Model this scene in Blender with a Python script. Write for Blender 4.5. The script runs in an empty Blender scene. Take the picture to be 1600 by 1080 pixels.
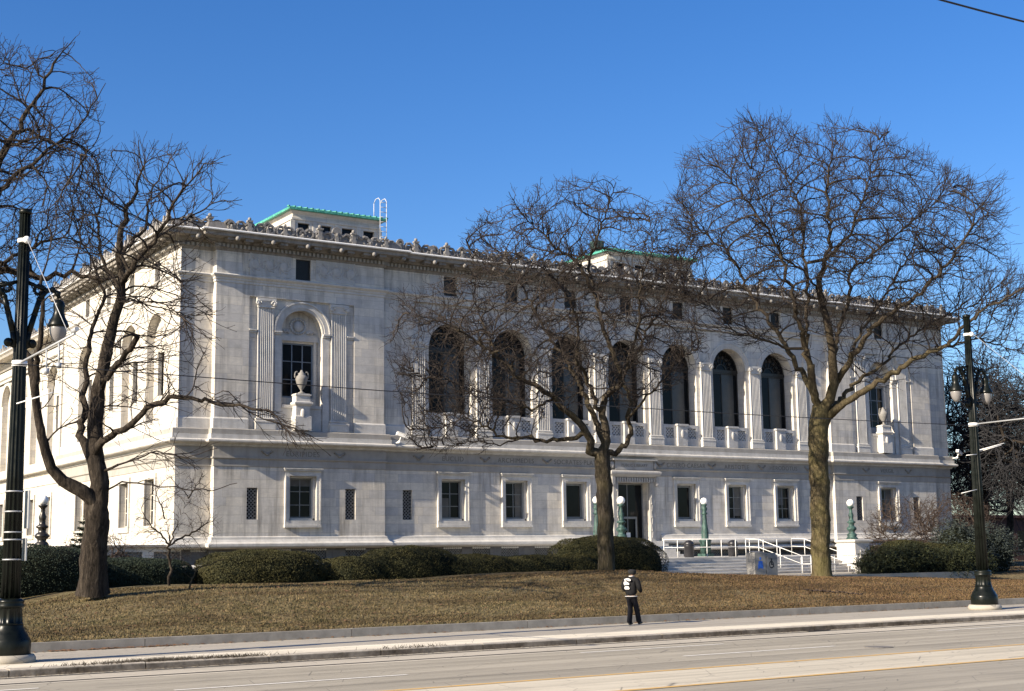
import bpy, bmesh, math, random
import numpy as np
from mathutils import Vector, Matrix
rad = math.radians
random.seed(4)
SC = bpy.context.scene
COL = SC.collection

# ------------------------------------------------------------------ camera
CAM_F = np.array([0.537334, 0.830197, 0.148479])
CAM_R = np.array([0.840577, -0.541506, -0.014235])
CAM_U = np.array([-0.068584, -0.132457, 0.988813])
CAM_P = np.array([0.0, 0.0, 2.264])
FPX = 2168.7
cam_d = bpy.data.cameras.new('camera')
cam = bpy.data.objects.new('camera', cam_d)
COL.objects.link(cam)
cam_d.sensor_width = 36
cam_d.lens = FPX / 1600 * 36
cam_d.clip_start = 0.1
cam_d.clip_end = 4000
cam.matrix_world = Matrix(((CAM_R[0], CAM_U[0], -CAM_F[0], 0), (CAM_R[1], CAM_U[1], -CAM_F[1], 0),
                           (CAM_R[2], CAM_U[2], -CAM_F[2], CAM_P[2]), (0, 0, 0, 1)))
SC.camera = cam

# ------------------------------------------------------------------ light
SUN_TRAVEL = Vector((1.0, 0.118, -0.50)).normalized()
world = bpy.data.worlds.new('World')
SC.world = world
world.use_nodes = True
wn = world.node_tree
for n in list(wn.nodes):
    wn.nodes.remove(n)
sky = wn.nodes.new('ShaderNodeTexSky')
sky.sky_type = 'NISHITA'
sky.sun_disc = False
sky.sun_elevation = math.asin(-SUN_TRAVEL.z)
sky.sun_rotation = math.atan2(-SUN_TRAVEL.x, -SUN_TRAVEL.y)
sky.altitude = 200
sky.air_density = 1.0
sky.dust_density = 0.9
sky.ozone_density = 3.5
bgn = wn.nodes.new('ShaderNodeBackground')
bgn.inputs['Strength'].default_value = 0.080
won = wn.nodes.new('ShaderNodeOutputWorld')
gam = wn.nodes.new('ShaderNodeHueSaturation')
gam.inputs['Saturation'].default_value = 1.29
gam.inputs['Hue'].default_value = 0.511
wn.links.new(sky.outputs[0], gam.inputs['Color'])
wn.links.new(gam.outputs[0], bgn.inputs[0])
wn.links.new(bgn.outputs[0], won.inputs[0])
sund = bpy.data.lights.new('sun', 'SUN')
sund.energy = 5.0
sund.angle = rad(0.5)
sund.color = (1.0, 0.875, 0.70)
sun = bpy.data.objects.new('sun', sund)
COL.objects.link(sun)
sun.rotation_euler = SUN_TRAVEL.to_track_quat('-Z', 'Y').to_euler()
SC.view_settings.view_transform = 'Standard'
SC.view_settings.look = 'None'
SC.view_settings.exposure = 1.12
SC.view_settings.gamma = 1.0

# ------------------------------------------------------------------ helpers
def at(x, y, Y):
    """point on the ray through photo pixel (x, y) of the 1600 px photo, at world depth Y"""
    r = CAM_F * FPX + CAM_R * (x - 800) - CAM_U * (y - 540)
    return CAM_P + r * (Y / r[1])

def atd(x, y, d):
    return CAM_P + (CAM_F + CAM_R * ((x - 800) / FPX) - CAM_U * ((y - 540) / FPX)) * d

def org(o):
    v = Vector((0, 0, 0))
    while o is not None:
        v += o.location
        o = o.parent
    return v

def link(name, me, mat=None, parent=None):
    o = bpy.data.objects.new(name, me)
    COL.objects.link(o)
    if mat is not None:
        me.materials.append(mat)
    if parent is not None:
        o.parent = parent
    return o

def tag(o, label=None, cat=None, group=None, kind=None):
    if label: o['label'] = label
    if cat: o['category'] = cat
    if group: o['group'] = group
    if kind: o['kind'] = kind
    return o

def thing(name, loc, label, cat, group=None, rz=0.0):
    o = bpy.data.objects.new(name, None)
    COL.objects.link(o)
    o.empty_display_size = 0.3
    o.location = loc
    o.rotation_euler = (0, 0, rz)
    return tag(o, label, cat, group)

def npmesh(name, V, F):
    """fast mesh from vertex array and a face array (all faces the same size)"""
    V = np.asarray(V, dtype=np.float32); F = np.asarray(F, dtype=np.int32)
    me = bpy.data.meshes.new(name)
    me.vertices.add(len(V)); me.vertices.foreach_set('co', V.ravel())
    k = F.shape[1]
    me.loops.add(F.size); me.loops.foreach_set('vertex_index', F.ravel())
    me.polygons.add(len(F)); me.polygons.foreach_set('loop_start', np.arange(0, F.size, k, dtype=np.int32))
    try:
        me.polygons.foreach_set('loop_total', np.full(len(F), k, dtype=np.int32))
    except Exception:
        pass
    me.update(calc_edges=True)
    me.validate()
    return me

class MB:
    """collects shapes in world coordinates, then links them as one mesh object"""
    def __init__(s):
        s.v = []; s.f = []; s.sm = []
    def face(s, pts):
        b = len(s.v); s.v += [tuple(p) for p in pts]; s.f.append(tuple(range(b, b + len(pts)))); s.sm.append(False)
    def box(s, x0, x1, y0, y1, z0, z1):
        b = len(s.v)
        s.v += [(x0, y0, z0), (x1, y0, z0), (x1, y1, z0), (x0, y1, z0), (x0, y0, z1), (x1, y0, z1), (x1, y1, z1), (x0, y1, z1)]
        for q in ((0, 3, 2, 1), (4, 5, 6, 7), (0, 1, 5, 4), (1, 2, 6, 5), (2, 3, 7, 6), (3, 0, 4, 7)):
            s.f.append(tuple(b + i for i in q)); s.sm.append(False)
    def obox(s, c, ax, ay, az, hx, hy, hz):
        """oriented box: centre, three unit axes, half sizes"""
        b = len(s.v); c = Vector(c); ax = Vector(ax) * hx; ay = Vector(ay) * hy; az = Vector(az) * hz
        for sz in (-1, 1):
            for sx, sy in ((-1, -1), (1, -1), (1, 1), (-1, 1)):
                s.v.append(tuple(c + ax * sx + ay * sy + az * sz))
        for q in ((0, 3, 2, 1), (4, 5, 6, 7), (0, 1, 5, 4), (1, 2, 6, 5), (2, 3, 7, 6), (3, 0, 4, 7)):
            s.f.append(tuple(b + i for i in q)); s.sm.append(False)
    def bar(s, p, q, r, n=8, r2=None, cap=True):
        p = Vector(p); q = Vector(q); d = (q - p).normalized()
        a = d.orthogonal().normalized(); c = d.cross(a)
        r2 = r if r2 is None else r2
        b = len(s.v)
        for pt, rr in ((p, r), (q, r2)):
            for i in range(n):
                t = 2 * math.pi * i / n
                s.v.append(tuple(pt + a * math.cos(t) * rr + c * math.sin(t) * rr))
        for i in range(n):
            j = (i + 1) % n
            s.f.append((b + i, b + j, b + n + j, b + n + i)); s.sm.append(n > 5)
        if cap:
            s.f.append(tuple(b + i for i in range(n))[::-1]); s.sm.append(False)
            s.f.append(tuple(b + n + i for i in range(n))); s.sm.append(False)
    def pipe(s, pts, r, n=8):
        for i in range(len(pts) - 1):
            s.bar(pts[i], pts[i + 1], r, n)
        for p in pts[1:-1]:
            s.ball(p, r * 1.02, n, max(4, n // 2))
    def ball(s, c, r, n=12, m=8, sx=1, sy=1, sz=1):
        s.lathe([(max(1e-4, math.sin(math.pi * i / m)) * r, -math.cos(math.pi * i / m) * r * sz) for i in range(m + 1)], c, n, sx, sy)
    def lathe(s, prof, c=(0, 0, 0), n=24, sx=1, sy=1, flute=0, fn=12, fz=(0, 0), smooth=True):
        b = len(s.v)
        for (r, z) in prof:
            for i in range(n):
                t = 2 * math.pi * i / n
                rr = r
                if flute and fz[0] <= z <= fz[1]:
                    rr = r * (1 - flute * abs(math.sin(t * fn / 2)) ** 0.6 if False else 1 - flute * (0.5 + 0.5 * math.cos(t * fn)))
                s.v.append((c[0] + rr * math.cos(t) * sx, c[1] + rr * math.sin(t) * sy, c[2] + z))
        m = len(prof)
        for k in range(m - 1):
            for i in range(n):
                j = (i + 1) % n
                s.f.append((b + k * n + i, b + k * n + j, b + (k + 1) * n + j, b + (k + 1) * n + i)); s.sm.append(smooth)
        s.f.append(tuple(b + i for i in range(n))[::-1]); s.sm.append(False)
        s.f.append(tuple(b + (m - 1) * n + i for i in range(n))); s.sm.append(False)
    def prism(s, poly, mp, d0, d1):
        """polygon in (a, b), mapped by mp(a, b, d) to world, from depth d0 to d1"""
        b = len(s.v); n = len(poly)
        s.v += [tuple(mp(a, c, d0)) for a, c in poly] + [tuple(mp(a, c, d1)) for a, c in poly]
        s.f.append(tuple(range(b, b + n))); s.f.append(tuple(range(b + n, b + 2 * n))[::-1]); s.sm += [False, False]
        for i in range(n):
            j = (i + 1) % n
            s.f.append((b + i, b + j, b + n + j, b + n + i)); s.sm.append(False)
    def sweep(s, prof, path, caps=True):
        """moulding: profile [(outward, z)] along an axis-aligned plan path; outward = right of travel"""
        n = len(path)
        nr = []
        for i in range(n - 1):
            dx = path[i + 1][0] - path[i][0]; dy = path[i + 1][1] - path[i][1]; L = math.hypot(dx, dy)
            nr.append((dy / L, -dx / L))
        b = len(s.v)
        for i, p in enumerate(path):
            for (d, z) in prof:
                if i == 0: o = (nr[0][0] * d, nr[0][1] * d)
                elif i == n - 1: o = (nr[-1][0] * d, nr[-1][1] * d)
                else: o = ((nr[i - 1][0] + nr[i][0]) * d, (nr[i - 1][1] + nr[i][1]) * d)
                s.v.append((p[0] + o[0], p[1] + o[1], z))
        m = len(prof)
        for i in range(n - 1):
            for k in range(m - 1):
                s.f.append((b + i * m + k, b + (i + 1) * m + k, b + (i + 1) * m + k + 1, b + i * m + k + 1)); s.sm.append(False)
        if caps:
            s.f.append(tuple(b + k for k in range(m))); s.f.append(tuple(b + (n - 1) * m + k for k in range(m))[::-1]); s.sm += [False, False]
    def build(s, name, mat, parent=None, local=False, recalc=True):
        me = bpy.data.meshes.new(name)
        o_ = Vector((0, 0, 0)) if (parent is None or local) else org(parent)
        me.from_pydata([(v[0] - o_.x, v[1] - o_.y, v[2] - o_.z) for v in s.v], [], s.f)
        me.polygons.foreach_set('use_smooth', s.sm)
        if recalc:
            bm = bmesh.new(); bm.from_mesh(me)
            bmesh.ops.recalc_face_normals(bm, faces=bm.faces); bm.to_mesh(me); bm.free()
        me.update()
        return link(name, me, mat, parent)

def copy_tree(o, parent=None):
    c = o.copy(); COL.objects.link(c)
    if parent is not None: c.parent = parent
    for ch in list(o.children):
        copy_tree(ch, c)
    return c

# ------------------------------------------------------------------ materials
class NT:
    def __init__(s, name, rough=0.8, spec=0.3, metal=0.0):
        s.m = bpy.data.materials.new(name); s.m.use_nodes = True
        s.t = s.m.node_tree; s.t.nodes.clear()
        s.out = s.t.nodes.new('ShaderNodeOutputMaterial')
        s.b = s.t.nodes.new('ShaderNodeBsdfPrincipled')
        s.t.links.new(s.b.outputs[0], s.out.inputs[0])
        s.b.inputs['Roughness'].default_value = rough
        s.b.inputs['Specular IOR Level'].default_value = spec
        s.b.inputs['Metallic'].default_value = metal
        s.geo = s.t.nodes.new('ShaderNodeNewGeometry')
        s.pos = s.geo.outputs['Position']
    def L(s, a, b): s.t.links.new(a, b)
    def _in(s, node, key, v):
        if hasattr(v, 'is_output'): s.L(v, node.inputs[key])
        elif v is not None:
            if isinstance(v, (tuple, list)) and len(v) == 3 and node.inputs[key].type == 'RGBA': v = (*v, 1)
            node.inputs[key].default_value = v
    def scale(s, sx, sy, sz, v=None):
        n = s.t.nodes.new('ShaderNodeVectorMath'); n.operation = 'MULTIPLY'
        s.L(v or s.pos, n.inputs[0]); n.inputs[1].default_value = (sx, sy, sz)
        return n.outputs[0]
    def noise(s, vec=None, scale=1.0, detail=4, rough=0.6, dist=0.0):
        n = s.t.nodes.new('ShaderNodeTexNoise')
        s.L(vec or s.pos, n.inputs['Vector']); n.inputs['Scale'].default_value = scale
        n.inputs['Detail'].default_value = detail; n.inputs['Roughness'].default_value = rough; n.inputs['Distortion'].default_value = dist
        return n.outputs['Fac']
    def ramp(s, fac, stops):
        n = s.t.nodes.new('ShaderNodeValToRGB'); s.L(fac, n.inputs[0])
        e = n.color_ramp.elements
        while len(e) < len(stops): e.new(0.5)
        for i, (p, c) in enumerate(stops):
            e[i].position = p; e[i].color = (c, c, c, 1) if isinstance(c, (int, float)) else (*c, 1)
        return n.outputs[0]
    def mix(s, fac, a, b, mode='MIX'):
        n = s.t.nodes.new('ShaderNodeMix'); n.data_type = 'RGBA'; n.blend_type = mode
        s._in(n, 0, fac)
        for k, v in ((6, a), (7, b)):
            if hasattr(v, 'is_output'): s.L(v, n.inputs[k])
            else: n.inputs[k].default_value = (*v, 1) if len(v) == 3 else v
        return n.outputs[2]
    def math(s, op, a, b=None, c=None, clamp=False):
        n = s.t.nodes.new('ShaderNodeMath'); n.operation = op; n.use_clamp = clamp
        for i, v in enumerate((a, b, c)):
            if v is not None: s._in(n, i, v)
        return n.outputs[0]
    def bump(s, h, strength=0.3, dist=0.05, normal=None):
        n = s.t.nodes.new('ShaderNodeBump'); s.L(h, n.inputs['Height'])
        n.inputs['Strength'].default_value = strength; n.inputs['Distance'].default_value = dist
        if normal is not None: s.L(normal, n.inputs['Normal'])
        s.L(n.outputs[0], s.b.inputs['Normal']); return n.outputs[0]
    def color(s, c): s._in(s.b, 'Base Color', c)

def stone(name, tint=(0.50, 0.485, 0.455), blocks=True, dirt=0.5, row=0.47, width=1.6, mort=0.008, grime=(0.27, 0.25, 0.22)):
    n = NT(name, 0.78, 0.25)
    base = n.ramp(n.noise(scale=1.3, detail=6), [(0.3, tuple(t * 0.80 for t in tint)), (0.5, tint), (0.72, tuple(min(1, t * 1.10) for t in tint))])
    hgt = n.noise(scale=9, detail=5)
    if blocks:
        sn = n.t.nodes.new('ShaderNodeSeparateXYZ'); n.L(n.geo.outputs['True Normal'], sn.inputs[0])
        sp = n.t.nodes.new('ShaderNodeSeparateXYZ'); n.L(n.pos, sp.inputs[0])
        side = n.math('GREATER_THAN', n.math('ABSOLUTE', sn.outputs[0]), 0.5)
        mixn = n.t.nodes.new('ShaderNodeMix'); mixn.data_type = 'FLOAT'
        n.L(side, mixn.inputs[0]); n.L(sp.outputs[0], mixn.inputs[2]); n.L(sp.outputs[1], mixn.inputs[3])
        cv = n.t.nodes.new('ShaderNodeCombineXYZ'); n.L(mixn.outputs[0], cv.inputs[0]); n.L(n.math('ADD', sp.outputs[2], 0.19), cv.inputs[1])
        br = n.t.nodes.new('ShaderNodeTexBrick'); n.L(cv.outputs[0], br.inputs['Vector'])
        br.inputs['Scale'].default_value = 1; br.inputs['Brick Width'].default_value = width; br.inputs['Row Height'].default_value = row
        br.inputs['Mortar Size'].default_value = mort; br.inputs['Mortar Smooth'].default_value = 0.2; br.inputs['Bias'].default_value = 0.1
        br.inputs['Color1'].default_value = (0.82, 0.84, 0.90, 1); br.inputs['Color2'].default_value = (1.10, 1.07, 1.02, 1)
        br.inputs['Mortar'].default_value = (0.66, 0.64, 0.62, 1); br.offset = 0.5; br.squash = 1.35; br.squash_frequency = 3
        base = n.mix(1.0, base, br.outputs['Color'], 'MULTIPLY')
        hgt = n.math('SUBTRACT', n.math('MULTIPLY', hgt, 0.25), br.outputs['Fac'])
    # marbled veining and rain streaks
    v = n.noise(n.scale(0.5, 0.5, 2.2), 2.2, 8, 0.7, 1.5)
    base = n.mix(n.math('MULTIPLY', n.ramp(v, [(0.42, 0.0), (0.50, 1.0), (0.58, 0.0)]), 0.22), base, (0.30, 0.30, 0.32))
    st = n.noise(n.scale(2.6, 2.6, 0.22), 1.2, 6, 0.65)
    lg = n.noise(n.scale(0.16, 0.16, 0.35), 1.0, 3)
    k = n.math('MULTIPLY', n.ramp(st, [(0.46, 0.0), (0.66, 1.0)]), n.ramp(lg, [(0.38, 0.15), (0.62, 1.0)]))
    base = n.mix(n.math('MULTIPLY', k, dirt), base, grime)
    n.color(base); n.bump(hgt, 0.45, 0.02)
    return n.m

def plain(name, col, rough=0.6, spec=0.4, metal=0.0, var=0.25, scale=3.0, bump=0.0, dist=0.01):
    n = NT(name, rough, spec, metal)
    f = n.noise(scale=scale, detail=6, rough=0.65)
    n.color(n.ramp(f, [(0.25, tuple(c * (1 - var) for c in col)), (0.75, tuple(min(1, c * (1 + var)) for c in col))]))
    if bump: n.bump(n.noise(scale=scale * 6, detail=5), bump, dist)
    return n.m

M = {}
M['wall'] = stone('ashlar_marble', tint=(0.625, 0.59, 0.525), dirt=0.95)
M['side'] = stone('side_marble', tint=(0.56, 0.53, 0.47), dirt=0.45)
M['basement'] = stone('shaded_basement_stone', tint=(0.15, 0.15, 0.155), dirt=0.8)  # dark tint carries the shade of the ledge above
M['trim'] = stone('trim_marble', tint=(0.56, 0.54, 0.50), blocks=False, dirt=0.45)
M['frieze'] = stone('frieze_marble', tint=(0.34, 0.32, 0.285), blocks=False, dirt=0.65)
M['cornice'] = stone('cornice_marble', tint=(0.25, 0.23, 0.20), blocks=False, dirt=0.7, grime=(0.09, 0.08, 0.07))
M['relief'] = stone('relief_marble', tint=(0.48, 0.47, 0.45), blocks=False, dirt=0.5)
M['relief2'] = stone('entrance_stone', tint=(0.36, 0.35, 0.33), blocks=False, dirt=0.6)
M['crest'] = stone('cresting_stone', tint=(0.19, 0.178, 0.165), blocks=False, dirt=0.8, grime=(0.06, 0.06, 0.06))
M['urn'] = stone('urn_stone', tint=(0.20, 0.19, 0.175), blocks=False, dirt=0.6)
M['ante'] = stone('antefix_stone', tint=(0.21, 0.198, 0.182), blocks=False, dirt=0.6)
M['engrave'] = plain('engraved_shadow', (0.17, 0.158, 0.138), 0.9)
M['step'] = stone('step_granite', tint=(0.40, 0.395, 0.385), blocks=False, dirt=0.85, grime=(0.12, 0.115, 0.11))
def mk_step():
    n = NT('worn_step_granite', 0.8, 0.3)
    a = n.noise(n.scale(0.7, 1, 9), 1.6, 8, 0.75, 0.6)
    c = n.ramp(a, [(0.34, (0.20, 0.195, 0.19)), (0.46, (0.47, 0.455, 0.43)), (0.7, (0.62, 0.60, 0.56))])
    n.color(c); n.bump(a, 0.3, 0.02); return n.m
M['step'] = mk_step()
M['sash'] = plain('window_sash_paint', (0.17, 0.18, 0.18), 0.5)
M['sash_blue'] = plain('blue_grey_sash', (0.17, 0.20, 0.23), 0.5)
M['bronze'] = plain('dark_bronze', (0.035, 0.032, 0.028), 0.35, 0.5, 0.4)
M['grille'] = plain('stone_lattice', (0.20, 0.195, 0.185), 0.8, var=0.3)
M['grille_dark'] = plain('dark_iron_lattice', (0.10, 0.10, 0.10), 0.6)
def mk_glass():
    n = NT('window_glass', 0.06, 0.12)
    f = n.noise(scale=0.6, detail=3)
    n.color(n.ramp(f, [(0.3, (0.004, 0.005, 0.006)), (0.7, (0.012, 0.014, 0.016))]))
    n.bump(n.noise(scale=0.9, detail=2), 0.08, 0.05); return n.m
M['glass'] = mk_glass()
M['curtain'] = plain('dim_interior_panel', (0.045, 0.05, 0.052), 0.35, 0.5)
M['blind'] = plain('half_drawn_blind', (0.10, 0.098, 0.09), 0.7)
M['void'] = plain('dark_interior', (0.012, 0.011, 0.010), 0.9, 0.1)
def mk_patina(name, a, b, c, rough=0.6):
    n = NT(name, rough, 0.4)
    f = n.noise(n.scale(1, 1, 0.4), 7, 8, 0.7)
    n.color(n.ramp(f, [(0.36, c), (0.47, a), (0.68, b)])); n.bump(f, 0.2, 0.01); return n.m
M['patina'] = mk_patina('bronze_patina', (0.022, 0.052, 0.046), (0.068, 0.135, 0.118), (0.008, 0.012, 0.011))
M['copper'] = mk_patina('copper_roof_patina', (0.05, 0.27, 0.20), (0.12, 0.43, 0.335), (0.02, 0.13, 0.095))
def mk_pole():
    n = NT('pole_green_paint', 0.32, 0.20)
    f = n.noise(scale=4, detail=6)
    n.color(n.ramp(f, [(0.3, (0.003, 0.004, 0.003)), (0.7, (0.007, 0.009, 0.007))]))
    n.L(n.ramp(f, [(0.3, 0.22), (0.8, 0.5)]), n.b.inputs['Roughness']); n.bump(n.noise(scale=30, detail=3), 0.1, 0.003); return n.m
M['pole'] = mk_pole()
M['white_glass'] = plain('white_globe_glass', (0.86, 0.85, 0.82), 0.25, 0.5, var=0.03)
M['lamp_glass'] = plain('frosted_lamp_glass', (0.20, 0.19, 0.185), 0.3, 0.5, var=0.12)
M['white_paint'] = plain('white_paint', (0.78, 0.77, 0.74), 0.45, var=0.08, scale=5)
M['galv'] = plain('galvanised_metal', (0.36, 0.37, 0.38), 0.45, 0.5, 0.2, var=0.15)
M['galv2'] = plain('ladder_metal', (0.5, 0.51, 0.52), 0.45, var=0.15)
M['black'] = plain('black_plastic', (0.018, 0.018, 0.022), 0.4, 0.5)
M['wire'] = plain('wire_black', (0.02, 0.02, 0.022), 0.6)
M['boxgrey'] = plain('grey_sheet_metal', (0.24, 0.235, 0.225), 0.5, 0.4, var=0.08)
M['blue'] = plain('blue_decal', (0.03, 0.13, 0.55), 0.5, var=0.05)
M['brick'] = plain('far_brick', (0.065, 0.032, 0.026), 0.9, var=0.3)
# ================================================================== THE LIBRARY BUILDING
CX, DY, SX = 54.5, 70.0, 24.55
def fw(a, b, d): return (CX + a, DY + d, b)
def sdw(a, b, d): return (SX + d, a, b)
def sdw2(a, b, d): return (SX + 0.5 + d, a, b)

def wall_row(mb, mp, a0, a1, z0, z1, d, ops):
    """a stretch of wall with real openings; ops = (a0, a1, z0, z1, arch, reveal depth)"""
    q = lambda p0, p1, e0, e1: mb.face([mp(p0, e0, d), mp(p1, e0, d), mp(p1, e1, d), mp(p0, e1, d)])
    cur = a0
    for (o0, o1, e0, e1, arch, dep) in sorted(ops):
        if o0 > cur: q(cur, o0, z0, z1)
        if e0 > z0:
            q(o0, o1, z0, e0)
            mb.face([mp(o0, e0, d), mp(o1, e0, d), mp(o1, e0, d + dep), mp(o0, e0, d + dep)])
        if arch:
            r = (o1 - o0) / 2; c = (o0 + o1) / 2; zs = e1 - r; n = 18
            pts = [(c - r * math.cos(math.pi * i / n), zs + r * math.sin(math.pi * i / n)) for i in range(n + 1)]
            for i in range(n):
                (xa, za), (xb, zb) = pts[i], pts[i + 1]
                mb.face([mp(xa, za, d), mp(xb, zb, d), mp(xb, z1, d), mp(xa, z1, d)])
                mb.face([mp(xa, za, d), mp(xb, zb, d), mp(xb, zb, d + dep), mp(xa, za, d + dep)])
            top = zs
        else:
            q(o0, o1, e1, z1)
            mb.face([mp(o0, e1, d), mp(o1, e1, d), mp(o1, e1, d + dep), mp(o0, e1, d + dep)])
            top = e1
        for o in (o0, o1):
            mb.face([mp(o, e0, d), mp(o, top, d), mp(o, top, d + dep), mp(o, e0, d + dep)])
        cur = o1
    if cur < a1: q(cur, a1, z0, z1)

def pbox(mb, mp, a0, a1, z0, z1, d0, d1):
    mb.prism([(a0, z0), (a1, z0), (a1, z1), (a0, z1)], mp, d0, d1)

def ring(mb, mp, c, zs, r0, r1, d0, d1, n=18, t0=0.0, t1=math.pi):
    for i in range(n):
        ta = t0 + (t1 - t0) * i / n; tb = t0 + (t1 - t0) * (i + 1) / n
        P = [(c - r * math.cos(t), zs + r * math.sin(t)) for r, t in ((r0, ta), (r1, ta), (r1, tb), (r0, tb))]
        for dd in (d0,):
            mb.face([mp(*p, dd) for p in P])
        mb.face([mp(*P[1], d0), mp(*P[2], d0), mp(*P[2], d1), mp(*P[1], d1)])
        mb.face([mp(*P[0], d0), mp(*P[3], d0), mp(*P[3], d1), mp(*P[0], d1)])

def lattice(mb, mp, a0, a1, z0, z1, d, step, w, t=0.05):
    """diagonal lattice clipped to a rectangle"""
    W = a1 - a0; H = z1 - z0
    for s in (1, -1):
        k = -H
        while k < W:
            # line a = a0 + k + (z - z0)  (or mirrored)
            lo = max(0, -k); hi = min(H, W - k)
            if hi - lo > 0.02:
                p = [(k + lo, lo), (k + hi, hi)]
                if s < 0: p = [(W - x, y) for x, y in p]
                (xa, za), (xb, zb) = p
                L = math.hypot(xb - xa, zb - za); nx, nz = -(zb - za) / L * w / 2, (xb - xa) / L * w / 2
                o = 0.012 if s > 0 else 0
                mb.prism([(a0 + xa - nx, z0 + za - nz), (a0 + xb - nx, z0 + zb - nz), (a0 + xb + nx, z0 + zb + nz), (a0 + xa + nx, z0 + za + nz)], mp, d - o, d + t - o)
            k += step

LIB = thing('library_building', (CX, DY, 1.3), 'long white marble public library with arched upper windows, seen from its left corner', 'building')
COR, PAV, CEN = 0.45, 0.0, 0.24
YB = 93.0                       # depth where the front block ends on the left side
PATH = [(SX, YB), (SX, DY + COR), (26.5, DY + COR), (26.5, DY), (36.62, DY), (36.62, DY + CEN), (72.15, DY + CEN), (72.15, DY), (82.65, DY), (82.65, DY + COR), (84.8, DY + COR), (84.8, YB)]
UP = 0.10                       # the upper storey stands back by this much
def path_off(o):
    """the plan path moved inwards by o"""
    r = []
    for i, (x, y) in enumerate(PATH):
        r.append((x + (o if i <= 1 or i in () else 0), y))
    return r
# spans of the front: (u0, u1, plane)
SPANS = [(SX - CX, 26.5 - CX, COR), (26.5 - CX, 36.62 - CX, PAV), (36.62 - CX, 72.15 - CX, CEN), (72.15 - CX, 82.65 - CX, PAV), (82.65 - CX, 84.8 - CX, COR)]
PL, PR = -22.93, 23.0
LOWWIN = [PL, PR] + [4.4 * k - 0.1 for k in (-3, -2, -1, 1, 2, 3)]
LATWIN = [PL - 2.9, PL + 2.9, -16.3, 16.2, PR - 2.95, PR + 2.95]
ARCH = [4.38 * k - 0.15 for k in range(-3, 4)]

# ---- lower wall
mb = MB()
for (u0, u1, d) in SPANS:
    ops = []
    for c in LOWWIN:
        if u0 < c < u1: ops.append((c - 0.80, c + 0.80, 4.22, 6.62, False, 0.55))
    for c in LATWIN:
        if u0 < c < u1: ops.append((c - 0.31, c + 0.31, 4.27, 5.96, False, 0.30))
    if u0 < 0 < u1: ops.append((-1.35, 1.15, 2.95, 6.62, False, 0.9))
    z0 = 3.35
    if d == CEN:
        wall_row(mb, fw, u0, -2.3, z0, 7.5, d, [o for o in ops if o[1] < -2.3])
        wall_row(mb, fw, -2.3, 2.1, 2.95, 7.5, d, [o for o in ops if -2.3 < o[0] < 2])
        wall_row(mb, fw, 2.1, u1, z0, 7.5, d, [o for o in ops if o[0] > 2.1])
        mb.face([fw(-2.3, 2.95, d), fw(-2.3, z0, d), fw(-2.3, z0, d + .2), fw(-2.3, 2.95, d + .2)])
    else:
        wall_row(mb, fw, u0, u1, z0, 7.5, d, ops)
for i in range(len(PATH) - 1):       # returns between the planes
    (xa, ya), (xb, yb) = PATH[i], PATH[i + 1]
    if xa == xb and 1 < i < len(PATH) - 2:
        mb.face([(xa, ya, 3.35), (xb, yb, 3.35), (xb, yb, 7.5), (xa, ya, 7.5)])
mb.face([(84.8, DY + COR, 1), (84.8, YB, 1), (84.8, YB, 19), (84.8, DY + COR, 19)])
# basement wall below the water table
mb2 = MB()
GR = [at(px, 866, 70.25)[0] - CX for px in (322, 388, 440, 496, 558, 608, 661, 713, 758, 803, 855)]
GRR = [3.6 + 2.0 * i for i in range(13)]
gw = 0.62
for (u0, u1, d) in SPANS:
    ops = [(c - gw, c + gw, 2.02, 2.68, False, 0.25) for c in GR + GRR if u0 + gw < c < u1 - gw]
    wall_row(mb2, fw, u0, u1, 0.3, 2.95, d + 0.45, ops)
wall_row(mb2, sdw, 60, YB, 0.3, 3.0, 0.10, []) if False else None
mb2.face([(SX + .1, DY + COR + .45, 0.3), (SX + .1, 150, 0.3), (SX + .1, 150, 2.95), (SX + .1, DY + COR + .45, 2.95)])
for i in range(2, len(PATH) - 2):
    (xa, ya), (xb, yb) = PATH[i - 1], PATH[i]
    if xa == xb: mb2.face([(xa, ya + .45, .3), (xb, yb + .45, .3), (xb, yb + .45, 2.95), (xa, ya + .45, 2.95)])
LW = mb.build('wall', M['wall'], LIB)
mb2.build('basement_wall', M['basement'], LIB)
for c in GR + GRR:
    d = [s[2] for s in SPANS if s[0] < c < s[1]][0] + 0.45; mb = MB()
    lattice(mb, fw, c - gw, c + gw, 2.02, 2.68, d + 0.05, 0.17, 0.045)
    o = mb.build('basement_grille', M['grille'], LIB); mb = MB()
    for j in range(9): mb.ball(fw(c - gw + (j + .5) * gw / 4.5, 2.66, d - .02), .075, 8, 6, 1, .5, .8)  # white balls stand in for sunlight on the grille tops
    mb.build('sunlit_grille_fringe', M['white_paint'], o); mb = MB()
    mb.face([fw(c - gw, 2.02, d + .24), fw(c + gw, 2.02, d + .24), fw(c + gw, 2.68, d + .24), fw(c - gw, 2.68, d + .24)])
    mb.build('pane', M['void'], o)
mb = MB(); mb.sweep([(0.10, 1.5), (0.24, 1.5), (0.24, 1.80), (0.12, 1.92), (0.10, 1.92)], [(SX, YB), (SX, DY + COR), (26.5, DY + COR), (26.5, DY), (36.62, DY), (36.62, DY + CEN), (44.2, DY + CEN)])
mb.build('plinth', M['trim'], LIB)

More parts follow.
